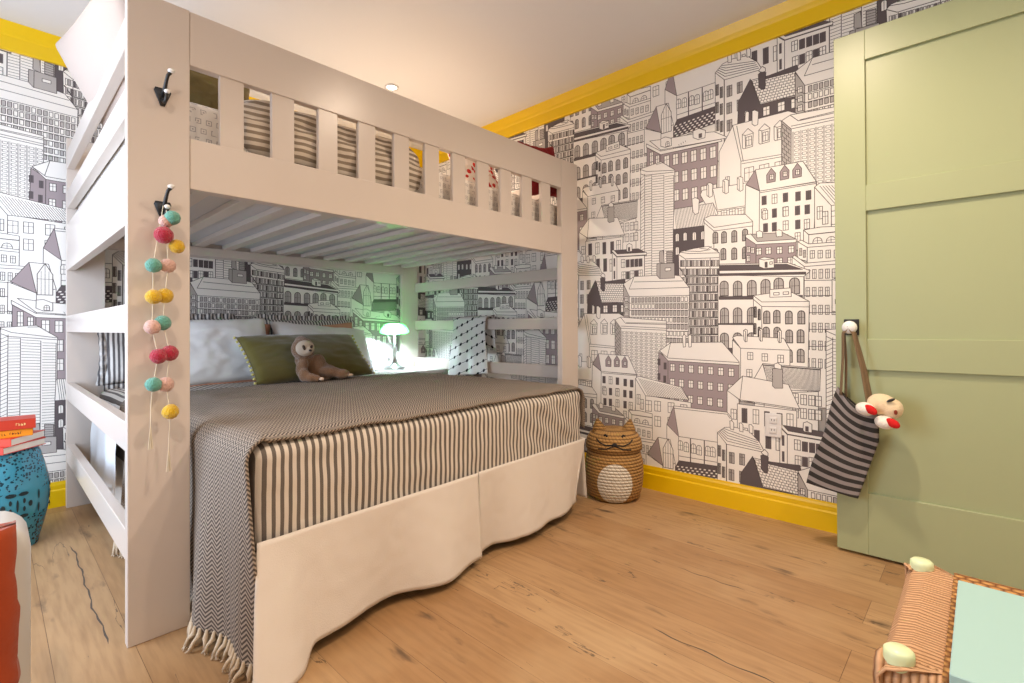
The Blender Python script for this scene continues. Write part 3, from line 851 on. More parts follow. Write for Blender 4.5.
obj('deck_panel', B(.34, 2.66, YF+.042, YB-.042, 1.573, 1.585), mat('deck_grey', srgb(206, 206, 208), .8), bed)
# black iron coat hooks screwed to the left front post
for hz in (1.778, 1.405):
    bm = bmesh.new(); x = .392
    vs = [(-.02, .018), (.02, .018), (.024, .008), (.006, -.04), (-.006, -.04), (-.024, .008)]
    extrude_profile(bm, [(a, 0, b) for a, b in vs], (x, YF-.004, hz), (x, YF-.0005, hz))
    tube(bm, [(x, YF-.004, hz-.005), (x, YF-.03, hz+.005), (x+.002, YF-.045, hz+.03), (x+.004, YF-.055, hz+.045), (x+.010, YF-.062, hz+.054)], [.007, .006, .005, .005, .006], 10)
    tube(bm, [(x, YF-.004, hz-.02), (x, YF-.022, hz-.034), (x+.002, YF-.04, hz-.03), (x+.003, YF-.048, hz-.012)], [.006, .005, .005, .006], 10)
    hk = obj('coat_hook', bm, BLACK, bed, True); hk['label'] = 'black iron double coat hook'
    bm = bmesh.new(); ball(bm, (x+.011, YF-.064, hz+.058), (.010, .010, .007), 14); tp = obj('hook_tip', bm, mat('porcelain', (.85, .85, .83), .12), hk, True); tp['label'] = 'white porcelain tip'
    bm = bmesh.new(); ball(bm, (x+.003, YF-.05, hz-.006), (.009, .009, .007), 14); tp = obj('hook_tip', bm, mat('porcelain', (.85, .85, .83), .12), hk, True); tp['label'] = 'white porcelain tip'
# ------------------------------------------------------------------ striped double bed under the loft
BX0, BX1, BY0, BY1 = .530, 2.298, 1.550, 3.58
BROT = math.radians(3.0)
def turn(o):   # the bed stands a little askew under the loft
    pv = Vector((BX0, BY0, 0)); R = Matrix.Rotation(BROT, 3, 'Z'); o.rotation_euler = (0, 0, BROT); o.location = pv-R @ pv
QUILT_F = stripes_material('ticking_stripe', 0, .0252, srgb(84, 76, 72), srgb(226, 218, 208), .47)
SKIRTM = mat('skirt_cotton', srgb(226, 218, 210), .9, bump=.15, bscale=300)
b2 = thing('double_bed', 'low double bed with an off-white pleated valance under the loft bed', 'bed'); turn(b2)
obj('bed_base', B(BX0+.03, BX1-.03, BY0+.04, BY1, .08, .30, bev=.01), mat('dark_base', (.05, .04, .035), .8), b2)
obj('mattress', B(BX0+.02, BX1-.02, BY0+.02, BY1, .31, .635, bev=.05, seg=4), mat('mattress_cotton', (.75, .74, .72), .9), b2)
for x in (BX0+.1, BX1-.14):
    for y in (BY0+.12, BY1-.14):
        bm = bmesh.new(); lathe(bm, [(.022, 0), (.028, .085)], (x, y, 0), 16); obj('leg', bm, BLACK, b2)
def skirt_panel(pts, seed, amp=.032, zt=.385, zb=.03, flare=.03, n=90, ends=(0, 0), corner=0):
    """hanging valance along a polyline of (x, y) with outward normals"""
    (xa, ya), (xb, yb) = pts; d = Vector((xb-xa, yb-ya, 0)); Lq = d.length; d.normalize(); nrm = Vector((d.y, -d.x, 0))
    bm = bmesh.new()
    def fn(u, v):
        fold = (math.sin(u*Lq*9+seed)+.6*math.sin(u*Lq*17+seed*2.3)+.3*nz(u*Lq*4, seed))
        cf = math.exp(-(u*Lq/.12)**4)*corner
        out = .012+(1-v)**1.1*(flare+amp*fold*.8+cf*.075) + .002*nz(u*20, v*9, seed)
        e = ends[0]*max(0, 1-u*Lq/.10)**1.5-ends[1]*max(0, 1-(1-u)*Lq/.10)**1.5
        p = Vector((xa, ya, 0))+d*(u*Lq-e*(1-v)*.09)+nrm*out
        zz = zb+.006*math.sin(u*Lq*4+seed)+.010*nz(u*7, seed)-.05*corner*math.exp(-(u*Lq/.13)**8)
        zz = max(zz, .004)
        p.z = zt+(zz-zt)*(1-v)
        return p
    grid(bm, n, 24, fn, .004)
    return bm
fmid = 1.44
obj('valance', skirt_panel([(BX0+.0, BY0-.02), (fmid-.004, BY0-.02)], 1.3, ends=(.75, 0), flare=.03, zb=.04, corner=1), SKIRTM, b2, True)
obj('valance', skirt_panel([(fmid+.006, BY0-.015), (BX1+.01, BY0-.01)], 4.1, ends=(0, -1.5), zb=.045), SKIRTM, b2, True)
obj('valance', skirt_panel([(BX1+.01, BY0), (BX1+.01, BY1-.05)], 2.2), SKIRTM, b2, True)
obj('valance', skirt_panel([(BX0+.02, BY1-.05), (BX0+.01, BY0+.02)], 5.2, amp=.004, flare=.0), SKIRTM, b2, True)
# striped quilt: rounded slab draped over the mattress
def rounded_drape(x0, x1, y0, y1, zb, zt, r, fn_extra=None, n=120, back_open=True, thick=.01):
    """front/left/right hanging sides with rounded top edges; u runs left-bottom over the top to right-bottom, v from head to foot"""
    bm = bmesh.new()
    H = zt-zb-r; Wd = x1-x0-2*r; arc = r*math.pi/2
    tot = 2*(H+arc)+Wd
    def sect(s):
        s *= tot
        if s < H: return (x0, zb+s, -1)
        s -= H
        if s < arc: a = s/r; return (x0+r-r*math.cos(a), zt-r+r*math.sin(a), 0)
        s -= arc
        if s < Wd: return (x0+r+s, zt, 0)
        s -= Wd
        if s < arc: a = s/r; return (x1-r+r*math.sin(a), zt-r+r*math.cos(a), 0)
        s -= arc
        return (x1, zt-r-s, 1)
    return sect, tot
QZB, QZT, QR = .362, .668, .055
bm = bmesh.new()
box(bm, BX0-.005, BX1+.005, BY0-.022, BY1+.02, QZB, QZT)
bmesh.ops.subdivide_edges(bm, edges=bm.edges[:], cuts=70, use_grid_fill=True)
Cx, Cy = (BX0+BX1)/2, (BY0+BY1)/2
for v in bm.verts:
    p = v.co
    ix = min(max(p.x, BX0+QR), BX1-QR); iy = max(p.y, BY0-.022+QR*1.1); iz = min(p.z, QZT-QR)
    izb = max(iz, QZB+.012)
    q = Vector((ix, iy, izb)); d = p-q
    if d.length > 1e-6:
        m = max(abs(d.x), abs(d.y), abs(d.z)); k = QR
        v.co = q+d.normalized()*min(d.length, k*1.0) if d.length > QR else p
    p = v.co
    side = 1 if p.z < QZT-.02 else .4
    p.y += side*(.006*nz(p.x*6, p.z*9, 1)+.004*nz(p.x*14, p.z*14, 2)) if p.y < BY0+.1 else 0
    # creases near the right front corner
    if p.y < BY0+.08 and p.x > 1.6: p.y += .004*math.sin((p.x*1.1+p.z*1.6)*30)*min(1, (p.x-1.6)/.25)*max(0, min(1, (p.z-QZB)/.08))
    if p.z > QZT-.03: p.z += .005*nz(p.x*4, p.y*4, 3)
    if p.z < QZB+.04: p.z += .006*nz(p.x*5, p.y*5, 9)
quilt = obj('striped_quilt', bm, QUILT_F, None, True)
turn(quilt); tag(quilt, 'brown and cream ticking-striped quilt covering the double bed and its front face', 'quilt')

# woven throw over the front of the bed, hanging to the floor on the left
HB = herringbone_material()
TX0, TX1, TZ = BX0-.026, BX1+.020, QZT+.016
TR = .07
def throw_sec(s):
    """distance s from the left hem up over the bed to the right hem"""
    H = TZ-TR-.085; arc = TR*math.pi/2; Wd = TX1-TX0-2*TR
    if s < H: return (TX0, .085+s)
    s -= H
    if s < arc: a = s/TR; return (TX0+TR-TR*math.cos(a), TZ-TR+TR*math.sin(a))
    s -= arc
    if s < Wd: return (TX0+TR+s, TZ)
    s -= Wd
    if s < arc: a = s/TR; return (TX1-TR+TR*math.sin(a), TZ-TR+TR*math.cos(a))
    return (TX1, TZ-TR-(s-arc))
THL = (TZ-TR-.085)+TR*math.pi+(TX1-TX0-2*TR)+.16
TY0, TY1 = BY0-.012, 3.02
def throw_pt(u, v):
    s = u*THL; x, z = throw_sec(s); y = TY0+(TY1-TY0)*v
    hang = max(0, min(1, (TZ-TR-z)/.5)) if x < BX0 else 0
    if x < BX0+.03:
        # folds in the hanging part, front fold swings out towards the foot
        f = math.sin(y*24+1.0)*.6+math.sin(y*11+.4)*.6+nz(y*5, z*2, 4)
        x += -.026*hang*f-.006*hang
        y -= hang*.075*(1-v)**2
        y += .02*nz(z*4, y*3)*hang
        y -= .14*v**4*min(1, hang*3)
        z -= .05*(1-v)**2*hang-.02*nz(y*6, 2)*hang
        z = max(z, .05)
    else:
        z += .006*nz(x*5, y*5, 8)+.004*nz(x*11, y*9, 6)
        y += .012*nz(x*3, 1, 5)
        if v < .035:  # front edge rolls over the edge of the bed
            z -= .012*(1-v/.035)
    # left of the far side slumps
    if v > .97: z -= .004
    return (x, y, z)
bm = bmesh.new()
grid(bm, 170, 110, throw_pt, .009, lambda u, v: ((TY1-TY0)*v, u*THL))
throw = thing('herringbone_throw', 'grey-brown herringbone woven throw spread across the bed, its fringed end hanging to the floor', 'blanket'); turn(throw)
obj('woven_cloth', bm, HB, throw, True)
bm = bmesh.new()
for i in range(64):
    v = (i+.5)/64; p = Vector(throw_pt(0, v)); q = Vector(throw_pt(.012, v))
    jj = random.uniform(-.012, .012); L = random.uniform(.075, .10)
    end = Vector((p.x-random.uniform(.0, .03), p.y+jj, max(.012, p.z-L)))
    pts = [p+Vector((0, 0, .012)), p+Vector((-.004, 0, -.012)), p.lerp(end, .55)+Vector((-.004, jj*.4, 0)), end]
    tube(bm, pts, [.0045, .009, .0055, .0075], 6)
    for k in range(3):
        e2 = end+Vector((random.uniform(-.012, .01), random.uniform(-.012, .012), -min(.02, end.z-.004)))
        tube(bm, [p.lerp(end, .5), end, e2], [.003, .0035, .002], 4)
fr = obj('fringe', bm, mat('fringe_yarn', srgb(216, 198, 172), .95, bump=.4, bscale=300), throw, True); fr['label'] = 'knotted cream fringe'

# ------------------------------------------------------------------ pillows on the double bed
PW = mat('white_cotton', (.88, .87, .86), .9, bump=.12, bscale=240)
PEACH = mat('peach_cotton', srgb(206, 150, 124), .9, bump=.1, bscale=200)
def put_pillow(name, label, cat, w_, h_, t_, m, loc, tilt, yaw=0, roll=0, group=None, seed=0, pinch=.05, wr=.008, parent=True, sub=True):
    t = thing(name, label, cat, loc, (0, 0, 0), group)
    t.rotation_euler = Euler((tilt, roll, yaw), 'XYZ')
    o = obj('cover', pillow_bm(w_, h_, t_, pinch, wr, seed), m, t, True)
    return t, o
zt = QZT
def lean(loc_y, h, tilt): return
# back row: ticking pillows with frilled black edges, peach pillow, then white ones in front
TICK = stripes_material('dark_ticking', 0, .022, srgb(62, 60, 66), srgb(226, 222, 218), .5, 'Object')
def frill(parent, w_, h_, m, depth=.035, n=150):
    bm = bmesh.new(); per = 2*(w_+h_)
    def fn(u, v):
        s = u*per
        if s < w_: x, z, nx, nzv = -w_/2+s, -h_/2, 0, -1
        elif s < w_+h_: x, z, nx, nzv = w_/2, -h_/2+s-w_, 1, 0
        elif s < 2*w_+h_: x, z, nx, nzv = w_/2-(s-w_-h_), h_/2, 0, 1
        else: x, z, nx, nzv = -w_/2, h_/2-(s-2*w_-h_), -1, 0
        sag = .06*(1-(2*x/w_)**2) if nzv else .06*(1-(2*z/h_)**2)
        x *= 1-(.055*(1-(2*z/h_)**2) if nx else 0); z *= 1-(.055*(1-(2*x/w_)**2) if nzv else 0)
        o_ = depth*v
        return (x+nx*o_, .012*v*math.sin(s*110), z+nzv*o_)
    grid(bm, n*2, 2, fn, .002)
    return obj('frill', bm, m, parent, True)
for i, (cx, lb) in enumerate([(.80, 'dark ticking-striped frilled pillow leaning on the printed wall at the left, behind the others'), (1.66, 'dark ticking-striped frilled pillow leaning on the printed wall behind the green cushion')]):
    t, o = put_pillow('striped_pillow', lb, 'pillow', .70, .40, .13, TICK, (cx, 3.68, zt+.215), math.radians(-10), 0, 0, 'frilled ticking pillows', i+3)
    frill(t, .70, .40, TICK)
t, o = put_pillow('peach_pillow', 'peach pillow edge showing above the left white pillow', 'pillow', .62, .38, .10, PEACH, (1.04, 3.585, zt+.203), math.radians(-14), 0, math.radians(3), None, 11)
t, o = put_pillow('peach_pillow', 'peach pillow peeking out behind the right white pillow', 'pillow', .60, .36, .09, PEACH, (1.70, 3.60, zt+.195), math.radians(-14), 0, math.radians(-4), None, 12)
t, o = put_pillow('white_pillow', 'large white pillow leaning at the left head end of the striped bed', 'pillow', .66, .42, .17, PW, (.96, 3.455, zt+.20), math.radians(-16), math.radians(2), math.radians(-1.5), 'white bed pillows', 1, .03)
hem = obj('hem', B(-.30, .30, -.012, .012, -.222, -.195, bev=.008), PEACH, t, True); hem['label'] = 'peach lower hem'
t, o = put_pillow('white_pillow', 'white pillow behind the green cushion, next to the glowing lamp', 'pillow', .74, .44, .15, PW, (1.70, 3.49, zt+.175), math.radians(-33), math.radians(1), math.radians(5), 'white bed pillows', 5, .05)
GV = mat('olive_velvet', srgb(96, 86, 4), .75, sheen=.6, bump=.1, bscale=120, var=.15)
gc, o = put_pillow('green_cushion', 'long olive green velvet cushion with a cream pompom edge', 'cushion', .82, .38, .14, GV, (1.445, 3.195, zt+.155), math.radians(-44), math.radians(7), math.radians(0), None, 8, .04, .006)
cr = mat('cream_pompom', srgb(214, 206, 130), .95, bump=.5, bscale=300)
for sx in (-1, 1):
    for k in range(12):
        z = -.18+k*.36/11
        bm = bmesh.new(); ball(bm, (sx*(.41*(1-.04*(1-(z/.19)**2))+.008), 0, z), .0085, 10)
        obj('pompom', bm, cr, gc, True)
# ------------------------------------------------------------------ plush sloth lying against the green cushion
FUR = mat('tan_plush', srgb(136, 100, 70), .95, sheen=.5, bump=.9, bscale=170, var=.2, vscale=60)
FURL = mat('light_plush', srgb(206, 190, 170), .95, sheen=.4, bump=.6, bscale=170)
FURD = mat('dark_plush', srgb(84, 66, 52), .95, bump=.5, bscale=170)
sl = thing('plush_sloth', 'tan plush sloth toy lounging against the olive green cushion', 'stuffed toy', (1.355, 2.96, zt+.016)); sl.scale = (1.08, 1.05, 1.05)
# local axes: x right along the bed, y back, z up
blob('body', [((.035, .045, .075), (.060, .055, .085), (0, .35, 0)), ((.085, .035, .045), (.060, .05, .048)), ((-.03, .045, .125), (.05, .045, .05)),
    ((-.060, .0, .085), (.032, .033, .055), (0, .2, 0)), ((-.062, -.03, .045), (.029, .033, .042)), ((-.035, -.055, .028), (.035, .028, .026)), ((-.01, -.065, .024), (.026, .022, .021)),
    ((.10, -.01, .052), (.07, .036, .032), (0, .12, 0)), ((.16, -.03, .036), (.045, .03, .03)), ((.10, .07, .055), (.06, .03, .035)), ((.19, .01, .030), (.045, .026, .025)),
    ((.085, .06, .085), (.045, .03, .028), (0, .4, 0)), ((.14, .07, .06), (.04, .026, .026), (0, .5, 0)),
    ((-.045, .022, .190), (.064, .056, .066)), ((-.05, .035, .235), (.035, .035, .03))], .006, FUR, sl)
hd = blob('face', [((-.052, -.022, .196), (.052, .030, .046)), ((-.040, -.044, .184), (.022, .018, .018))], .004, FURL, sl, smooth_it=4); hd['label'] = 'pale round face'
for dx, rz in ((-.042, -.35), (-.002, .45)):
    bm = bmesh.new(); ball(bm, (-.028+dx, -.050, .200), (.008, .006, .016), 12, rot=Euler((0, rz, 0))); e = obj('eye_patch', bm, FURD, sl, True)
    bm = bmesh.new(); ball(bm, (-.028+dx, -.056, .202), .004, 8); obj('eye', bm, BLACK, e, True)
bm = bmesh.new(); ball(bm, (-.040, -.062, .184), (.009, .005, .007), 10); obj('nose', bm, BLACK, sl, True)
CL = mat('claw_felt', srgb(232, 210, 190), .9)
for c in ((.012, -.078, .020), (.205, -.028, .026), (.232, .005, .022)):
    bm = bmesh.new()
    for k in range(3): ball(bm, (c[0]+k*.004, c[1]+(k-1)*.011, c[2]), (.015, .006, .008), 10)
    obj('claws', bm, CL, sl, True)

# ------------------------------------------------------------------ bedside table and banker's lamp
tb = thing('bedside_table', 'white bedside table in the corner between the bed and the printed wall', 'table', (2.45, 3.50, 0))
obj('table_top', B(-.205, .20, -.20, .24, .635, .662, bev=.004), WHITE, tb)
obj('cabinet', B(-.185, .18, -.18, .22, .12, .635, bev=.003), WHITE, tb)
for z in (.15, .40):
    d = obj('drawer', B(-.170, .165, -.196, -.18, z, z+.215, bev=.003), WHITE, tb)
    bm = bmesh.new(); ball(bm, (0, -.206, z+.11), .012, 12); obj('knob', bm, BLACK, d, True)
for x in (-.165, .16):
    for y in (-.16, .20):
        bm = bmesh.new(); lathe(bm, [(.012, 0), (.018, .12)], (x, y, 0), 12); obj('leg', bm, WHITE, tb, True)
CHR = mat('brushed_nickel', (.62, .64, .62), .28, metal=.9)
lx, ly, lz = 2.345, 3.585, .662
lp = thing('bankers_lamp', 'lit desk lamp with a green glass shade on the bedside table', 'lamp', (lx, ly, lz), (0, 0, math.radians(-42))); lp.scale = (1.2, 1.2, 1.2)
bm = bmesh.new(); lathe(bm, [(.075, 0), (.076, .010), (.070, .018), (.052, .024), (.030, .034), (.018, .055), (.012, .075), (.011, .10), (.014, .105), (.014, .155), (.011, .160), (.006, .165), (.006, .285)], n=36); obj('base', bm, CHR, lp, True)
bm = bmesh.new(); tube(bm, [(-.058, 0, .285), (0, 0, .292), (.058, 0, .285)], .005, 10); tube(bm, [(0, 0, .16), (-.035, 0, .20), (-.05, 0, .25)], .0022, 8); obj('yoke', bm, CHR, lp, True)
b_ = NB('green_glass'); N, L = b_.N, b_.L
tr = N.new('ShaderNodeBsdfTranslucent'); tr.inputs['Color'].default_value = (.045, 1, .075, 1)
df = N.new('ShaderNodeBsdfPrincipled'); df.inputs['Base Color'].default_value = (.02, .6, .04, 1); df.inputs['Roughness'].default_value = .15
mx = N.new('ShaderNodeMixShader'); mx.inputs[0].default_value = .12; L.new(tr.outputs[0], mx.inputs[1]); L.new(df.outputs[0], mx.inputs[2])
L.new(mx.outputs[0], N['Material Output'].inputs['Surface'])
bm = bmesh.new()
def shade(u, v):
    a = math.radians(-104+208*v); xx = (-1+2*u); end = 1-abs(xx)**5*.93
    return (xx*.098, -.046*math.sin(a)*end, .262+.060*math.cos(a)*end)
grid(bm, 40, 24, shade)
sh = obj('shade', bm, b_.m, lp, True); sh['label'] = 'green glass half-round shade'
bm = bmesh.new(); tube(bm, [(-.045, 0, .302), (.045, 0, .302)], .006, 12)
bulb = obj('bulb', bm, mat('bulb_glow', (.80, .92, 1), .4, emit=20), lp, True)
pl = bpy.data.lights.new('lamp_light', 'POINT'); pl.energy = 56; pl.color = (.74, .90, 1); pl.shadow_soft_size = .012
po = bpy.data.objects.new('lamp_light', pl); C.objects.link(po); po.parent = lp; po.location = (0, 0, .272)

# ------------------------------------------------------------------ dotted blanket over the end slat
b_ = NB('dotted_blanket_weave'); x = b_.coord('UV')
r_ = b_.op('DIVIDE', b_.op('ADD', x[1], b_.op('MULTIPLY', x[0], .35)), .080)
fr_ = b_.op('ABSOLUTE', b_.op('SUBTRACT', b_.op('FRACT', r_), .5))
cc = b_.op('ABSOLUTE', b_.op('SUBTRACT', b_.op('FRACT', b_.op('DIVIDE', x[0], .066)), .5))
dot = b_.op('LESS_THAN', b_.op('ADD', b_.op('POWER', b_.op('MULTIPLY', fr_, .080), 2), b_.op('POWER', b_.op('MULTIPLY', cc, .066), 2)), .00016)
thr = b_.op('LESS_THAN', fr_, .024)
m_ = b_.col(b_.mix(b_.op('MAXIMUM', dot, thr), srgb(222, 220, 216), srgb(28, 30, 34)), .95)
bm = bmesh.new()
DX = X1-.036
def dotted(u, v):
    # v: 0 front hem .. over the slat .. 1 back hem
    s = v*1.0; w0 = .47
    y = 2.97+(u-.5)*w0*(.80+.42*abs(s-.5)*(1.0 if s < .5 else .6))
    f = .010*math.sin(u*9)+.006*math.sin(u*17+2)+.006*nz(u*6, s*5)
    if s < .62:
        k = s/.62; z = .66+(1.087-.66)*k; xx = DX-.014-(.02+f)*(1-k)**.6-.012
        z -= .05*u*(1-k)
    elif s < .68:
        a = (s-.62)/.06*math.pi; xx = DX+.017-.032*math.cos(a); z = 1.087+.010*math.sin(a)
    else:
        k = (s-.68)/.32; xx = DX+.036+.012; z = 1.087-.24*k
    return (xx, y, z)
grid(bm, 50, 60, dotted, .004, lambda u, v: (u*.42, v*.76))
tag(obj('dotted_blanket', bm, m_, None, True), 'white blanket with rows of black dots draped over the end rail of the loft bed', 'blanket')

# ------------------------------------------------------------------ bedding on the loft
HP = house_print_material()
um = thing('loft_mattress', 'mattress in a white house-printed sheet seen between the loft rail balusters', 'mattress', (0, 0, 0))
obj('fitted_sheet', B(.345, 2.655, 2.035, 3.735, 1.586, 1.822, bev=.035, seg=4), HP, um, True)
RSTR = stripes_material('grey_stripe_roll', 2, .0265, srgb(140, 124, 104), srgb(226, 214, 198), .5, 'Object', .012)
bm = bmesh.new()
def roll(u, v):
    x = .660+(1.475-.660)*u
    e = 1-abs(2*u-1)**9*.35
    a = -math.pi*.5+math.pi*1.15*v
    y = 2.045-.052*math.cos(a)*e*(1+.1*math.sin(x*30)) if v < .5 else 2.062-.052*math.cos(a)*e
    z = (1.655+.125)+.128*math.sin(a)*e
    if v > .75: y = 2.08+(v-.75)*2.6; z = 1.655+.125+.128*math.sin(math.pi*.36)*e+.02
    z = 1.655+(z-1.655)*1.04
    return (x, y+.010*nz(x*14, z*16)+.006*nz(x*5,z*30), z+.006*nz(x*10, z*4, 5))
grid(bm, 80, 50, roll, .012)
tag(obj('striped_comforter', bm, RSTR, None, True), 'grey and cream striped comforter bunched behind the loft rail balusters', 'comforter')
def quad_pillow(A, Bc, Cc, D, thick, pinch, seed):
    bm = pillow_bm(2, 2, 2, pinch, .02, seed)
    A, Bc, Cc, D = map(Vector, (A, Bc, Cc, D)); nn = (Bc-A).cross(D-A).normalized()
    for v in bm.verts:
        a, b, k = (v.co.x+1)/2, (v.co.z+1)/2, v.co.y
        v.co = (A*(1-a)+Bc*a)*(1-b)+(D*(1-a)+Cc*a)*b+nn*k*thick/2
    return bm
PWH = mat('peach_white_cotton', srgb(196, 178, 166), .9, bump=.1, bscale=200)
t = thing('white_pillow', 'big white pillow propped on the ladder end of the loft, its pointed corner sticking out', 'pillow')
obj('cover', quad_pillow((.40, 2.95, 1.90), (.42, 2.05, 1.87), (.30, 2.03, 2.21), (.215, 3.15, 2.35), .15, .12, 21), PWH, t, True)
RED = mat('dark_red_fabric', srgb(134, 18, 24), .85, bump=.2, bscale=150)
t, o = put_pillow('red_cushion', 'dark red cushion at the far end of the loft, its tip poking above the rail', 'cushion', .36, .36, .11, RED, (2.50, 2.11, 2.040), math.radians(-3), math.radians(0), math.radians(-9), None, 31, .14)
b_ = NB('red_white_pattern'); n_ = N = b_.N.new('ShaderNodeTexVoronoi'); n_.inputs['Scale'].default_value = 26; b_.L.new(b_.tc.outputs['Object'], n_.inputs['Vector'])
f_ = b_.op('LESS_THAN', n_.outputs['Distance'], .42)
RW = b_.col(b_.mix(f_, srgb(238, 226, 214), srgb(196, 44, 36)), .9)
t, o = put_pillow('patterned_cushion', 'red and white patterned cushion seen between the loft balusters', 'cushion', .40, .34, .12, RW, (2.10, 2.30, 1.955), math.radians(-20), math.radians(4), 0, None, 33, .08)
OLV = mat('olive_fabric', srgb(120, 104, 60), .9, bump=.2, bscale=150)
t, o = put_pillow('brown_cushion', 'dull brown cushion behind the first gap of the loft rail', 'cushion', .34, .28, .12, OLV, (.62, 2.30, 1.94), math.radians(-18), 0, 0, None, 35, .06)

# ------------------------------------------------------------------ pompom garland on the lower hook
gl = thing('pompom_garland', 'garland of coloured wool pompoms hanging from the lower hook on the white post', 'garland', (.390, 1.905, 1.40))
STR = mat('cream_string', srgb(226, 214, 190), .9)
PC = {'t': srgb(104, 178, 160), 'p': srgb(236, 190, 176), 'r': srgb(188, 20, 58), 'y': srgb(238, 190, 10)}
PM = {k: mat('wool_'+k2, PC[k], .95, bump=1, bscale=220, sheen=.4) for k, k2 in (('t', 'teal'), ('p', 'pink'), ('r', 'crimson'), ('y', 'yellow'))}
NMc = {'t': 'teal', 'p': 'pale pink', 'r': 'crimson', 'y': 'yellow'}
pom = [(.408, 1.364, 't', 1.0), (.392, 1.352, 'p', .9), (.384, 1.305, 'r', 1.2), (.422, 1.274, 'y', 1), (.357, 1.205, 't', 1), (.397, 1.209, 'p', 1), (.357, 1.106, 'y', 1), (.389, 1.111, 'y', 1.05),
       (.354, 1.011, 'p', 1), (.383, 1.024, 't', 1.05), (.370, .918, 'r', 1.05), (.402, .926, 'r', 1.1), (.357, .829, 't', 1), (.391, .826, 'p', 1.05), (.402, .738, 'y', 1.05)]
for i, (x, z, c, s) in enumerate(pom):
    bm = bmesh.new(); r = .0225*s
    ball(bm, (x-.390, (.004 if i % 2 else -.006), z-1.40), r, 24)
    for v in bm.verts: v.co += (v.co-Vector((x-.390, 0, z-1.40))).normalized()*.0022*nz(v.co.x*260, v.co.y*260, v.co.z*260)
    o = obj('pompom', bm, PM[c], gl, True); o['label'] = NMc[c]+' wool pompom'
bm = bmesh.new()
s1 = [(.384, 1.40)]+[(p[0], p[1]) for p in pom[2:] if p[0] < .378]+[(.352, .78), (.350, .70)]
s2 = [(.392, 1.40), (.394, 1.30)]+[(p[0], p[1]) for p in pom[4:] if p[0] >= .378]+[(.400, .68), (.398, .62)]
for s in (s1, s2): tube(bm, [(a-.390, 0, b-1.40) for a, b in s], .0012, 6)
obj('string', bm, STR, gl)
bm = bmesh.new()
for (a, b) in ((.350, .70), (.398, .62)):
    for k in range(7): tube(bm, [(a-.390, 0, b-1.40), (a-.390+(k-3)*.0012, (k % 3-1)*.002, b-1.44), (a-.390+(k-3)*.0022, (k % 3-1)*.003, b-1.475)], .0011, 5)
obj('tassel', bm, STR, gl)

# ------------------------------------------------------------------ cat-faced lidded basket
b_ = NB('water_hyacinth_weave'); x = b_.coord('Object')
def weave_mat(b_, base, dark, white=None):
    ang = b_.op('ARCTAN2', x[1], x[0])
    row = b_.op('DIVIDE', x[2], .0175)
    ri = b_.op('FLOOR', row)
    tw = b_.op('FRACT', b_.op('ADD', b_.op('MULTIPLY', ang, 7.0), b_.op('ADD', b_.op('MULTIPLY', ri, .5), b_.op('MULTIPLY', b_.op('FRACT', row), .35))))
    rh = b_.op('SUBTRACT', 1, b_.op('POWER', b_.op('ABSOLUTE', b_.op('SUBTRACT', b_.op('MULTIPLY', b_.op('FRACT', row), 2), 1)), 2))
    th = b_.op('SUBTRACT', 1, b_.op('POWER', b_.op('ABSOLUTE', b_.op('SUBTRACT', b_.op('MULTIPLY', tw, 2), 1)), 3))
    h = b_.op('MULTIPLY', rh, b_.op('ADD', .35, b_.op('MULTIPLY', th, .65)))
    col = b_.mix(b_.op('MINIMUM', b_.op('MULTIPLY', h, 1.5), 1), dark, base)
    col = b_.mix(b_.op('MULTIPLY', b_.noise(28, 3), .5), col, tuple(c*.55 for c in base))
    if white is not None: col = b_.mix(white, col, b_.mix(b_.op('MINIMUM', b_.op('MULTIPLY', h, 1.6), 1), srgb(150, 140, 124), srgb(232, 226, 214)))
    b_.bump(h, .9, .006)
    return b_.col(col, .8)
# white belly: a painted oval on the side facing the room
fa = math.atan2(-.56, -.83)
dxf = b_.op('SUBTRACT', b_.op('MULTIPLY', x[1], math.cos(fa)), b_.op('MULTIPLY', x[0], math.sin(fa)))
facing = b_.op('GREATER_THAN', b_.op('ADD', b_.op('MULTIPLY', x[0], math.cos(fa)), b_.op('MULTIPLY', x[1], math.sin(fa))), 0)
ov = b_.op('ADD', b_.op('POWER', b_.op('DIVIDE', dxf, .098), 2), b_.op('POWER', b_.op('DIVIDE', b_.op('SUBTRACT', x[2], .115), .118), 2))
wmask = b_.op('MULTIPLY', facing, b_.op('LESS_THAN', ov, 1))
WV = weave_mat(b_, srgb(192, 148, 88), srgb(80, 54, 28), wmask)
b_ = NB('hyacinth_lid_weave'); x = b_.coord('Object'); WVL = weave_mat(b_, srgb(192, 148, 88), srgb(80, 54, 28))
bk = thing('cat_basket', 'round woven cat-faced basket with lid and white belly, beside the foot of the bed', 'basket', (2.565, 1.60, 0))
BR = [(.001, .0), (.125, .0), (.150, .02), (.166, .08), (.172, .15), (.168, .22), (.155, .275), (.150, .285), (.145, .285), (.150, .2), (.15, .05), (.001, .03)]
bm = bmesh.new(); lathe(bm, BR, n=64, caps=False); obj('basket_body', bm, WV, bk, True)
bm = bmesh.new(); lathe(bm, [(.150, .286), (.163, .290), (.165, .315), (.158, .350), (.138, .382), (.09, .404), (.001, .410)], n=64, caps=False); lid = obj('lid', bm, WVL, bk, True)
fd = Vector((math.cos(fa), math.sin(fa), 0)); sd = Vector((-fd.y, fd.x, 0))
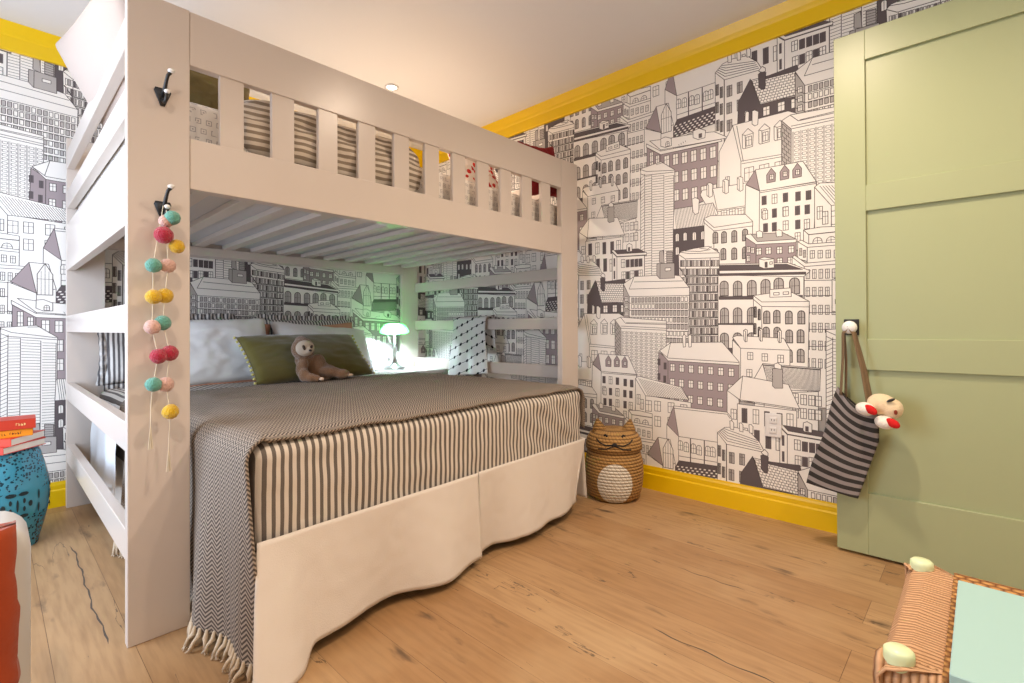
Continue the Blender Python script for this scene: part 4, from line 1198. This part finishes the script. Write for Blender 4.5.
for s in (-1, 1):
    bm = bmesh.new(); c0 = sd*(s*.085)+Vector((0, 0, .385))+fd*.03
    a, b, t_, th = c0-sd*.038, c0+sd*.038, c0+sd*s*.012+Vector((0, 0, .088)), fd*.012
    A = [bm.verts.new(p+q) for q in (th, -th) for p in (a-Vector((0, 0, .02)), b-Vector((0, 0, .02)), b+Vector((0, 0, .03)), t_, a+Vector((0, 0, .03)))]
    bm.faces.new(A[:5]); bm.faces.new(A[5:][::-1])
    for i in range(5): bm.faces.new((A[i], A[(i+1) % 5], A[5+(i+1) % 5], A[5+i]))
    bmesh.ops.bevel(bm, geom=bm.edges[:], offset=.006, segments=2, affect='EDGES')
    ear = obj('ear', bm, WVL, lid, True)
    bm = bmesh.new(); A = [bm.verts.new(p+fd*.0135) for p in (a+sd*.012+Vector((0, 0, .0)), b-sd*.012, t_-Vector((0, 0, .016)))]; bm.faces.new(A)
    bmesh.ops.solidify(bm, geom=bm.faces[:], thickness=.002); e2 = None
# embroidered face on the lid
bm = bmesh.new()
def onlid(a, h): # a: angle offset, h: 0 rim .. 1 top
    pr = [(.167, .300), (.164, .330), (.150, .366), (.128, .390), (.095, .405)]
    f = h*(len(pr)-1); i = min(int(f), len(pr)-2); f -= i
    r = pr[i][0]+(pr[i+1][0]-pr[i][0])*f; z = pr[i][1]+(pr[i+1][1]-pr[i][1])*f
    return Vector((r*math.cos(fa+a), r*math.sin(fa+a), z+.003))
for s in (-1, 1):
    tube(bm, [onlid(s*.30, .62), onlid(s*.38, .70), onlid(s*.46, .66)], .006, 8)
    tube(bm, [onlid(.05*s, .30), onlid(s*.3, .26), onlid(s*.55, .34), onlid(s*.72, .46)], .0038, 8)
    tube(bm, [onlid(.05*s, .24), onlid(s*.3, .10), onlid(s*.58, .06)], .0038, 8)
ball(bm, onlid(0, .30), (.016, .016, .010), 12)
fc = obj('embroidered_face', bm, mat('black_yarn', (.02, .018, .018), .9), lid, True); fc['label'] = 'black stitched eyes, nose and whiskers'

# ------------------------------------------------------------------ teal ceramic garden stool with books
GX, GY = .035, 3.30
b_ = NB('teal_glaze'); x = b_.coord('Object')
ang = b_.op('ARCTAN2', x[1], x[0]); v1 = b_.N.new('ShaderNodeTexVoronoi'); v1.inputs['Scale'].default_value = 84; v1.feature = 'F1'
b_.L.new(b_.tc.outputs['Object'], v1.inputs['Vector'])
band = b_.op('GREATER_THAN', b_.noise(13, 2), .44)
edge = b_.op('MULTIPLY', b_.op('LESS_THAN', v1.outputs['Distance'], .40), band)
zz = b_.op('ABSOLUTE', b_.op('SUBTRACT', x[2], .215))
inband = b_.op('GREATER_THAN', zz, .055)
edge = b_.op('MULTIPLY', edge, inband)
b_.bump(b_.op('MULTIPLY', edge, -1), .8, .006)
TEAL = b_.col(b_.mix(edge, srgb(62, 140, 160), srgb(14, 50, 62)), .18)
gs = thing('garden_stool', 'turquoise pierced ceramic garden stool with books on top, left of the loft bed', 'stool', (GX, GY, 0))
bm = bmesh.new()
NA = 72
prof = [(.130, 0), (.132, .02), (.150, .09), (.164, .16), (.170, .23), (.166, .30), (.152, .37), (.136, .432), (.130, .447), (.115, .454), (.001, .455)]
lathe(bm, prof, n=NA, caps=False)
bar = obj('barrel', bm, TEAL, gs, True)
# the cut-out coin motif is part of the barrel wall: dark pierced openings
PIER = mat('pierced_hole', (.008, .02, .022), .8)
bar.data.materials.append(PIER)
bm = bmesh.new(); bm.from_mesh(bar.data)
def pt(a, z):
    r = 0.1712-(abs(z-.23)/.2)**2*.022; return Vector((r*math.cos(a), r*math.sin(a), z))
for a0 in [k*2*math.pi/5+math.radians(-72) for k in range(5)]:
    for (da, dz, ra, rz_) in [(0, 0, .025, .028), (.28, 0, .05, .014), (-.28, 0, .05, .014), (.13, .05, .11, .009), (-.13, .05, .11, .009), (.13, -.05, .11, .009), (-.13, -.05, .11, .009), (.14, .018, .03, .012), (-.14, -.018, .03, .012), (.14, -.018, .03, .012), (-.14, .018, .03, .012), (.5, .03, .025, .022), (.5, -.03, .025, .022)]:
        vs = [bm.verts.new(pt(a0+da+ra*math.cos(t*math.pi/6), .215+dz+rz_*math.sin(t*math.pi/6))) for t in range(12)]
        bm.faces.new(vs).material_index = 1
bm.to_mesh(bar.data); bm.free()
def book(label, cov, z, th, w_, d_, cx, cy, rz, title=None, edgecol=(.86, .80, .68)):
    t = thing('book', label, 'book', (cx, cy, z), (0, 0, rz), 'books stacked on the garden stool')
    m = mat('cover_'+str(len(MT)), cov, .5)
    bm = bmesh.new(); ct = .0028
    box(bm, -w_/2, w_/2, -d_/2, d_/2, 0, ct, bev=.0008, seg=1); box(bm, -w_/2, w_/2, -d_/2, d_/2, th-ct, th, bev=.0008, seg=1); box(bm, -w_/2, w_/2, -d_/2, -d_/2+.003, 0, th, bev=.001, seg=1)
    obj('cover', bm, m, t)
    obj('pages', B(-w_/2+.004, w_/2-.004, -d_/2+.003, d_/2-.004, ct, th-ct), mat('book_pages_'+str(len(MT)), edgecol, .9), t)
    return t
z0 = .4555
GOLD = mat('title_gold', srgb(236, 200, 130), .5); BRN = mat('title_brown', srgb(120, 60, 20), .6)
b1 = book('coral book with cream page edges at the bottom of the stack', srgb(206, 66, 52), z0, .032, .15, .22, .060, 3.245, math.radians(-42))
b2_ = book('red-orange book with cream page edges, second from the bottom', srgb(216, 62, 36), z0+.0322, .034, .15, .21, .065, 3.250, math.radians(-35))
b3 = book('orange yellow paperback with a brown title, second from the top', srgb(244, 150, 26), z0+.0664, .034, .21, .14, .030, 3.23, math.radians(3))
b4 = book('thick brick red book on top of the stack', srgb(196, 52, 26), z0+.1006, .044, .22, .15, .040, 3.23, math.radians(-2))
def title_marks(bk_, words, x, y, z, h, m):
    bm = bmesh.new(); r = random.Random(5)
    for n_ in words:   # blurred, unreadable title strokes
        for k in range(n_):
            ww = r.uniform(.004, .0065); a_, c_ = (0, h) if r.random() < .6 else (h*.15, h*.85)
            box(bm, x, x+.0018, y-.0004, y+.0002, z+a_, z+c_); box(bm, x, x+ww, y-.0004, y+.0002, z+h*r.choice((0, .45, .85)), z+h*r.choice((0, .45, .85))+.002); x += ww+.003
        x += .008
    obj('title_lettering', bm, m, bk_)
title_marks(b3, (9, 5), -.055, -.0702, .011, .011, BRN)
title_marks(b4, (4,), .045, -.0752, .016, .012, GOLD)
# white sheet hanging down the left side at the head of the bed
SHM = mat('bed_sheet', (.82, .84, .87), .9, bump=.1, bscale=200)
bm = bmesh.new()
def sheet(u, v):
    y = 2.98+.56*u; z = .22+.42*v; xb = BX0-(y-BY0)*math.tan(BROT)
    return (xb-.026-.014*(1-v)-.010*math.sin(y*34+v)*(1.1-v)-.008*nz(y*9, v*3), y+.01*nz(v*4, u*3), z+.015*nz(y*6, 1)*(1-v))
grid(bm, 60, 24, sheet, .003)
tag(obj('bed_sheet', bm, SHM, None, True), 'white sheet hanging down the side of the bed, seen through the ladder end', 'sheet')

# ------------------------------------------------------------------ white shell seat with orange cushion (left edge)
SH = mat('white_shell', (.62, .61, .58), .35)
ORG = mat('orange_fabric', srgb(156, 58, 8), .9, bump=.4, bscale=22, sheen=.2, var=.12, vscale=9)
st = thing('shell_armchair', 'orange-red cushioned seat with a white rounded shell at the left edge of the picture', 'chair', (-.194, 1.62, 0))
bm = bmesh.new()
box(bm, -.26, .262, -.05, .20, .04, .556, bev=.06, seg=5); obj('shell', bm, SH, st, True)
bm = bmesh.new()
box(bm, -.25, .236, -.13, -.045, .05, .578)
bmesh.ops.subdivide_edges(bm, edges=bm.edges[:], cuts=26, use_grid_fill=True)
for v in bm.verts:
    p = v.co
    if p.y < -.08:
        ex = max(0, (abs(p.x)-.19)/.05); ez = max(0, (p.z-.53)/.05)
        p.y += .03*min(1, ex)**2+.02*min(1, ez)**2
    p.x += (.010*nz(p.z*9, p.y*12, 3)+.008*nz(p.z*22, 4)) if p.x > .1 else 0
    p.y += .012*nz(p.x*5, p.z*14, 2)+.006*nz(p.x*9, p.z*30, 2)
    if p.z > .4: p.z += .014*nz(p.x*9, p.y*9, 5)
obj('back_cushion', bm, ORG, st, True)
for x in (-.18, .18):
    for y in (-.08, .14):
        bm = bmesh.new(); lathe(bm, [(.014, 0), (.018, .04)], (x, y, 0), 12); obj('foot', bm, BLACK, st)

# ------------------------------------------------------------------ rush-seat stool in the foreground
def rush_material():
    b = NB('woven_rush'); x = b.coord('UV')
    # checker of over/under cords
    cu, cv = .027, .017
    u, v = b.op('DIVIDE', x[0], cu), b.op('DIVIDE', x[1], cv)
    r = b.op('FLOOR', v); fu = b.op('FRACT', b.op('ADD', u, b.op('MULTIPLY', r, .5))); fv = b.op('FRACT', v)
    h = b.op('MULTIPLY', b.op('SINE', b.op('MULTIPLY', fu, math.pi)), b.op('SINE', b.op('MULTIPLY', fv, math.pi)))
    c = b.mix(b.op('MINIMUM', b.op('MULTIPLY', h, 1.3), 1), srgb(110, 62, 20), srgb(214, 158, 90))
    c = b.mix(b.op('MULTIPLY', b.noise(60, 3), .4), c, srgb(150, 96, 48))
    b.bump(h, .9, .006); return b.col(c, .75)
def cord_material():
    b = NB('wrapped_rush_cord'); x = b.coord('UV')
    n = b.noise(7, 3, 'UV')
    f = b.op('FRACT', b.op('ADD', b.op('DIVIDE', x[0], .0115), b.op('MULTIPLY', n, 3.2)))
    h = b.op('SINE', b.op('MULTIPLY', f, math.pi))
    c = b.mix(b.op('MINIMUM', b.op('MULTIPLY', h, 1.4), 1), srgb(140, 96, 58), srgb(216, 172, 132))
    c = b.mix(b.op('MULTIPLY', b.noise(40, 3), .35), c, srgb(176, 122, 76))
    b.bump(h, .8, .005); return b.col(c, .75)
RUSH, CORD = rush_material(), cord_material()
MINT = mat('pale_green_paint', srgb(222, 236, 190), .35)
rs = thing('rush_stool', 'woven rush-seat stool with pale green legs at the lower right corner', 'stool', (0, 0, 0))
SX0, SX1, SY0, SY1, SZ = 1.083, 1.530, -.36, .108, .425
for x in (SX0, SX1):
    for y in (SY0, SY1):
        bm = bmesh.new(); lathe(bm, [(.018, 0), (.022, .05), (.0225, SZ+.009), (.022, SZ+.016), (.0175, SZ+.020), (.001, SZ+.021)], (x, y, 0), 28); obj('leg', bm, MINT, rs, True)
for z in (.14,):
    for a, b in (((SX0, SY0), (SX1, SY0)), ((SX0, SY1), (SX1, SY1)), ((SX0, SY0), (SX0, SY1)), ((SX1, SY0), (SX1, SY1))):
        bm = bmesh.new(); tube(bm, [(a[0], a[1], z), (b[0], b[1], z)], .010, 12); obj('stretcher', bm, MINT, rs, True)
def rail_strip(a, b, inward, mat_, reach=.085, name='wrapped_rail'):
    a, b, inn = Vector((*a, 0)), Vector((*b, 0)), Vector((*inward, 0))
    L = (b-a).length
    prof = [(reach, .010), (reach*.6, .015), (.010, .017), (-.016, .010), (-.028, -.008), (-.026, -.034), (-.008, -.048), (.02, -.048), (.06, -.046)]
    cum = [0]
    for p, q in zip(prof, prof[1:]): cum.append(cum[-1]+math.dist(p, q))
    bm = bmesh.new(); n = len(prof)-1
    def fn(u, v):
        f = v*n; i = min(int(f), n-1); f -= i
        o_ = prof[i][0]+(prof[i+1][0]-prof[i][0])*f; z = prof[i][1]+(prof[i+1][1]-prof[i][1])*f
        k = u
        p = a+(b-a)*k+inn*o_
        # mitre the inner part and dip a little mid-span
        if o_ > 0: p = a+(b-a)*(min(max(k, o_*.75/L), 1-o_*.75/L))+inn*o_
        return (p.x, p.y, SZ-.012+z-.006*math.sin(math.pi*k)+.003*nz(k*14, v*3, a.x*7+b.y*3))
    grid(bm, 60, 32, fn, .004, lambda u, v: (u*L, cum[-1]*v))
    return obj(name, bm, mat_, rs, True)
g_ = -.036
rail_strip((SX0+g_, SY1), (SX1-g_, SY1), (0, -1), CORD); rail_strip((SX1-g_, SY0), (SX0+g_, SY0), (0, 1), CORD)
g_ = -.034
rail_strip((SX0, SY0+g_), (SX0, SY1-g_), (1, 0), CORD, .022); rail_strip((SX1, SY1-g_), (SX1, SY0+g_), (-1, 0), CORD, .022)
bm = bmesh.new()
grid(bm, 40, 40, lambda u, v: (SX0-.012+(SX1-SX0+.024)*u, SY0-.012+(SY1-SY0-.045)*v, SZ+.0045-.006*math.sin(math.pi*u)*math.sin(math.pi*v)), .01, lambda u, v: (v*(SY1-SY0), u*(SX1-SX0)))
bm.verts.ensure_lookup_table()
# keep the corners clear of the legs
bmesh.ops.delete(bm, geom=[v for v in bm.verts if min(abs(v.co.x-SX0), abs(v.co.x-SX1)) < .026 and min(abs(v.co.y-SY0), abs(v.co.y-SY1)) < .03], context='VERTS')
obj('woven_seat', bm, RUSH, rs, True)
t = thing('mint_book', 'flat pale mint hardcover book lying on the rush stool', 'book', (0, 0, 0))
obj('cover', B(1.010, 1.398, -.26, .040, .4475, .470, bev=.0015, seg=1), mat('mint_cover', srgb(166, 204, 202), .5), t)

# ------------------------------------------------------------------ striped tote bag on the door knob, toy peeking out
TOTE = stripes_material('tote_stripe', 1, .042, srgb(16, 14, 15), srgb(142, 134, 132), .52, 'UV', .004, .12)
tt = thing('tote_bag', 'grey and black striped tote bag hanging by its straps from the white door knob', 'bag', (0, 0, 0))
def lerp(a, b, f): return Vector(a)*(1-f)+Vector(b)*f
TBX = 2.555
TL, TRr, BL, BRr = (TBX, .497, .872), (TBX, .345, .790), (TBX, .583, .603), (TBX, .408, .545)
def tote_side(s):
    bm = bmesh.new()
    def fn(u, v):   # u across, v from the bottom up
        l = lerp((0, .587, .292), (0, .462, .740), v)+Vector((0, .004*math.sin(v*9), 0))
        r = lerp((0, .392, .264), (0, .318, .52), min(v*1.35, 1)) if v < .74 else lerp((0, .318, .52), (0, .318, .640), (v-.74)/.26)
        p = l*(1-u)+r*u
        p.z -= .03*math.sin(math.pi*u)*v**3
        e = (1-(2*u-1)**4)*(.35+.65*v)
        bulge = .018*e+.004*nz(u*5, v*6, s)+.005*math.sin(u*11+v*3)*v
        p.x = 2.572-s*bulge-(.005 if s > 0 else 0)
        return p
    grid(bm, 40, 60, fn, .002, lambda u, v: (u*.2, v*.46+.012*math.sin(u*3)))
    return bm
bg = obj('bag_front', tote_side(1), TOTE, tt, True)
obj('bag_back', tote_side(-1), TOTE, tt, True)
STP = mat('strap_webbing', srgb(126, 104, 78), .9, bump=.3, bscale=400)
for xs, (ya, za), (yb, zb_) in ((2.553, (.450, .735), (.345, .675)), (2.580, (.436, .715), (.335, .68))):
    bm = bmesh.new()
    top = (xs+.004, .420, .998)
    pts = [Vector((xs, ya, za-.03)), lerp((xs, ya, za), top, .5)+Vector((0, .006, 0)), Vector((xs, .440, .975)), Vector((xs, .419, 1.006)), Vector((xs, .400, .975)), lerp((xs, yb, zb_), top, .45)+Vector((0, -.008, 0)), Vector((xs, yb, zb_-.04))]
    # webbing: flat band
    for a, b in zip(pts, pts[1:]):
        pass
    def fn(u, v, pts=pts):
        f = u*(len(pts)-1); i = min(int(f), len(pts)-2); f -= i
        p = pts[i].lerp(pts[i+1], f); t_ = (pts[i+1]-pts[i]).normalized(); n_ = t_.cross(Vector((1, 0, 0)))
        return p+(n_*.6+Vector((.7, 0, 0)))*(v-.5)*.018
    grid(bm, 48, 3, fn, .002)
    obj('strap', bm, STP, tt, True)
toy = thing('plush_toy', 'small cream plush toy with two red felt patches peeking out of the striped tote bag', 'stuffed toy', (2.53, .31, .66))
CRM = mat('cream_plush', srgb(236, 214, 176), .95, bump=.5, bscale=200, sheen=.3)
WHP = mat('white_plush', srgb(240, 234, 222), .95, bump=.4, bscale=200, sheen=.3)
REDF = mat('red_felt', srgb(206, 22, 20), .9, bump=.2, bscale=300)
O = Vector((2.53, .31, .66))
def at(x, y, z): return (x-O.x, y-O.y, z-O.z)
blob('body', [(at(2.535, .300, .680), (.045, .055, .045), (.3, 0, 0)), (at(2.53, .268, .668), (.042, .038, .042))], .005, CRM, toy)
for n, (ly, lz_), (ry, rz_), ro in (('a', (.362, .662), (.336, .664), .5), ('b', (.298, .614), (.264, .618), .45)):
    bm = bmesh.new(); ball(bm, at(2.50, ly-.010, lz_), (.036, .036, .027), 20, rot=Euler((ro*.4, 0, 0))); lb = obj('paw', bm, WHP, toy, True); lb['label'] = 'white plush paw'
    bm = bmesh.new(); ball(bm, at(2.471, ry-.004, rz_), (.012, .027, .017), 18, rot=Euler((ro, 0, -.35))); p_ = obj('felt_patch', bm, REDF, lb, True); p_['label'] = 'red felt oval'
bm = bmesh.new(); ball(bm, at(2.492, .268, .706), (.006, .016, .006), 12, rot=Euler((-.5, 0, 0))); q_ = obj('stitched_brow', bm, BLACK, toy, True)
bm = bmesh.new(); ball(bm, at(2.486, .252, .660), (.006, .006, .010), 10); obj('stitched_mouth', bm, mat('brown_red_felt', srgb(130, 50, 30), .9), toy, True)
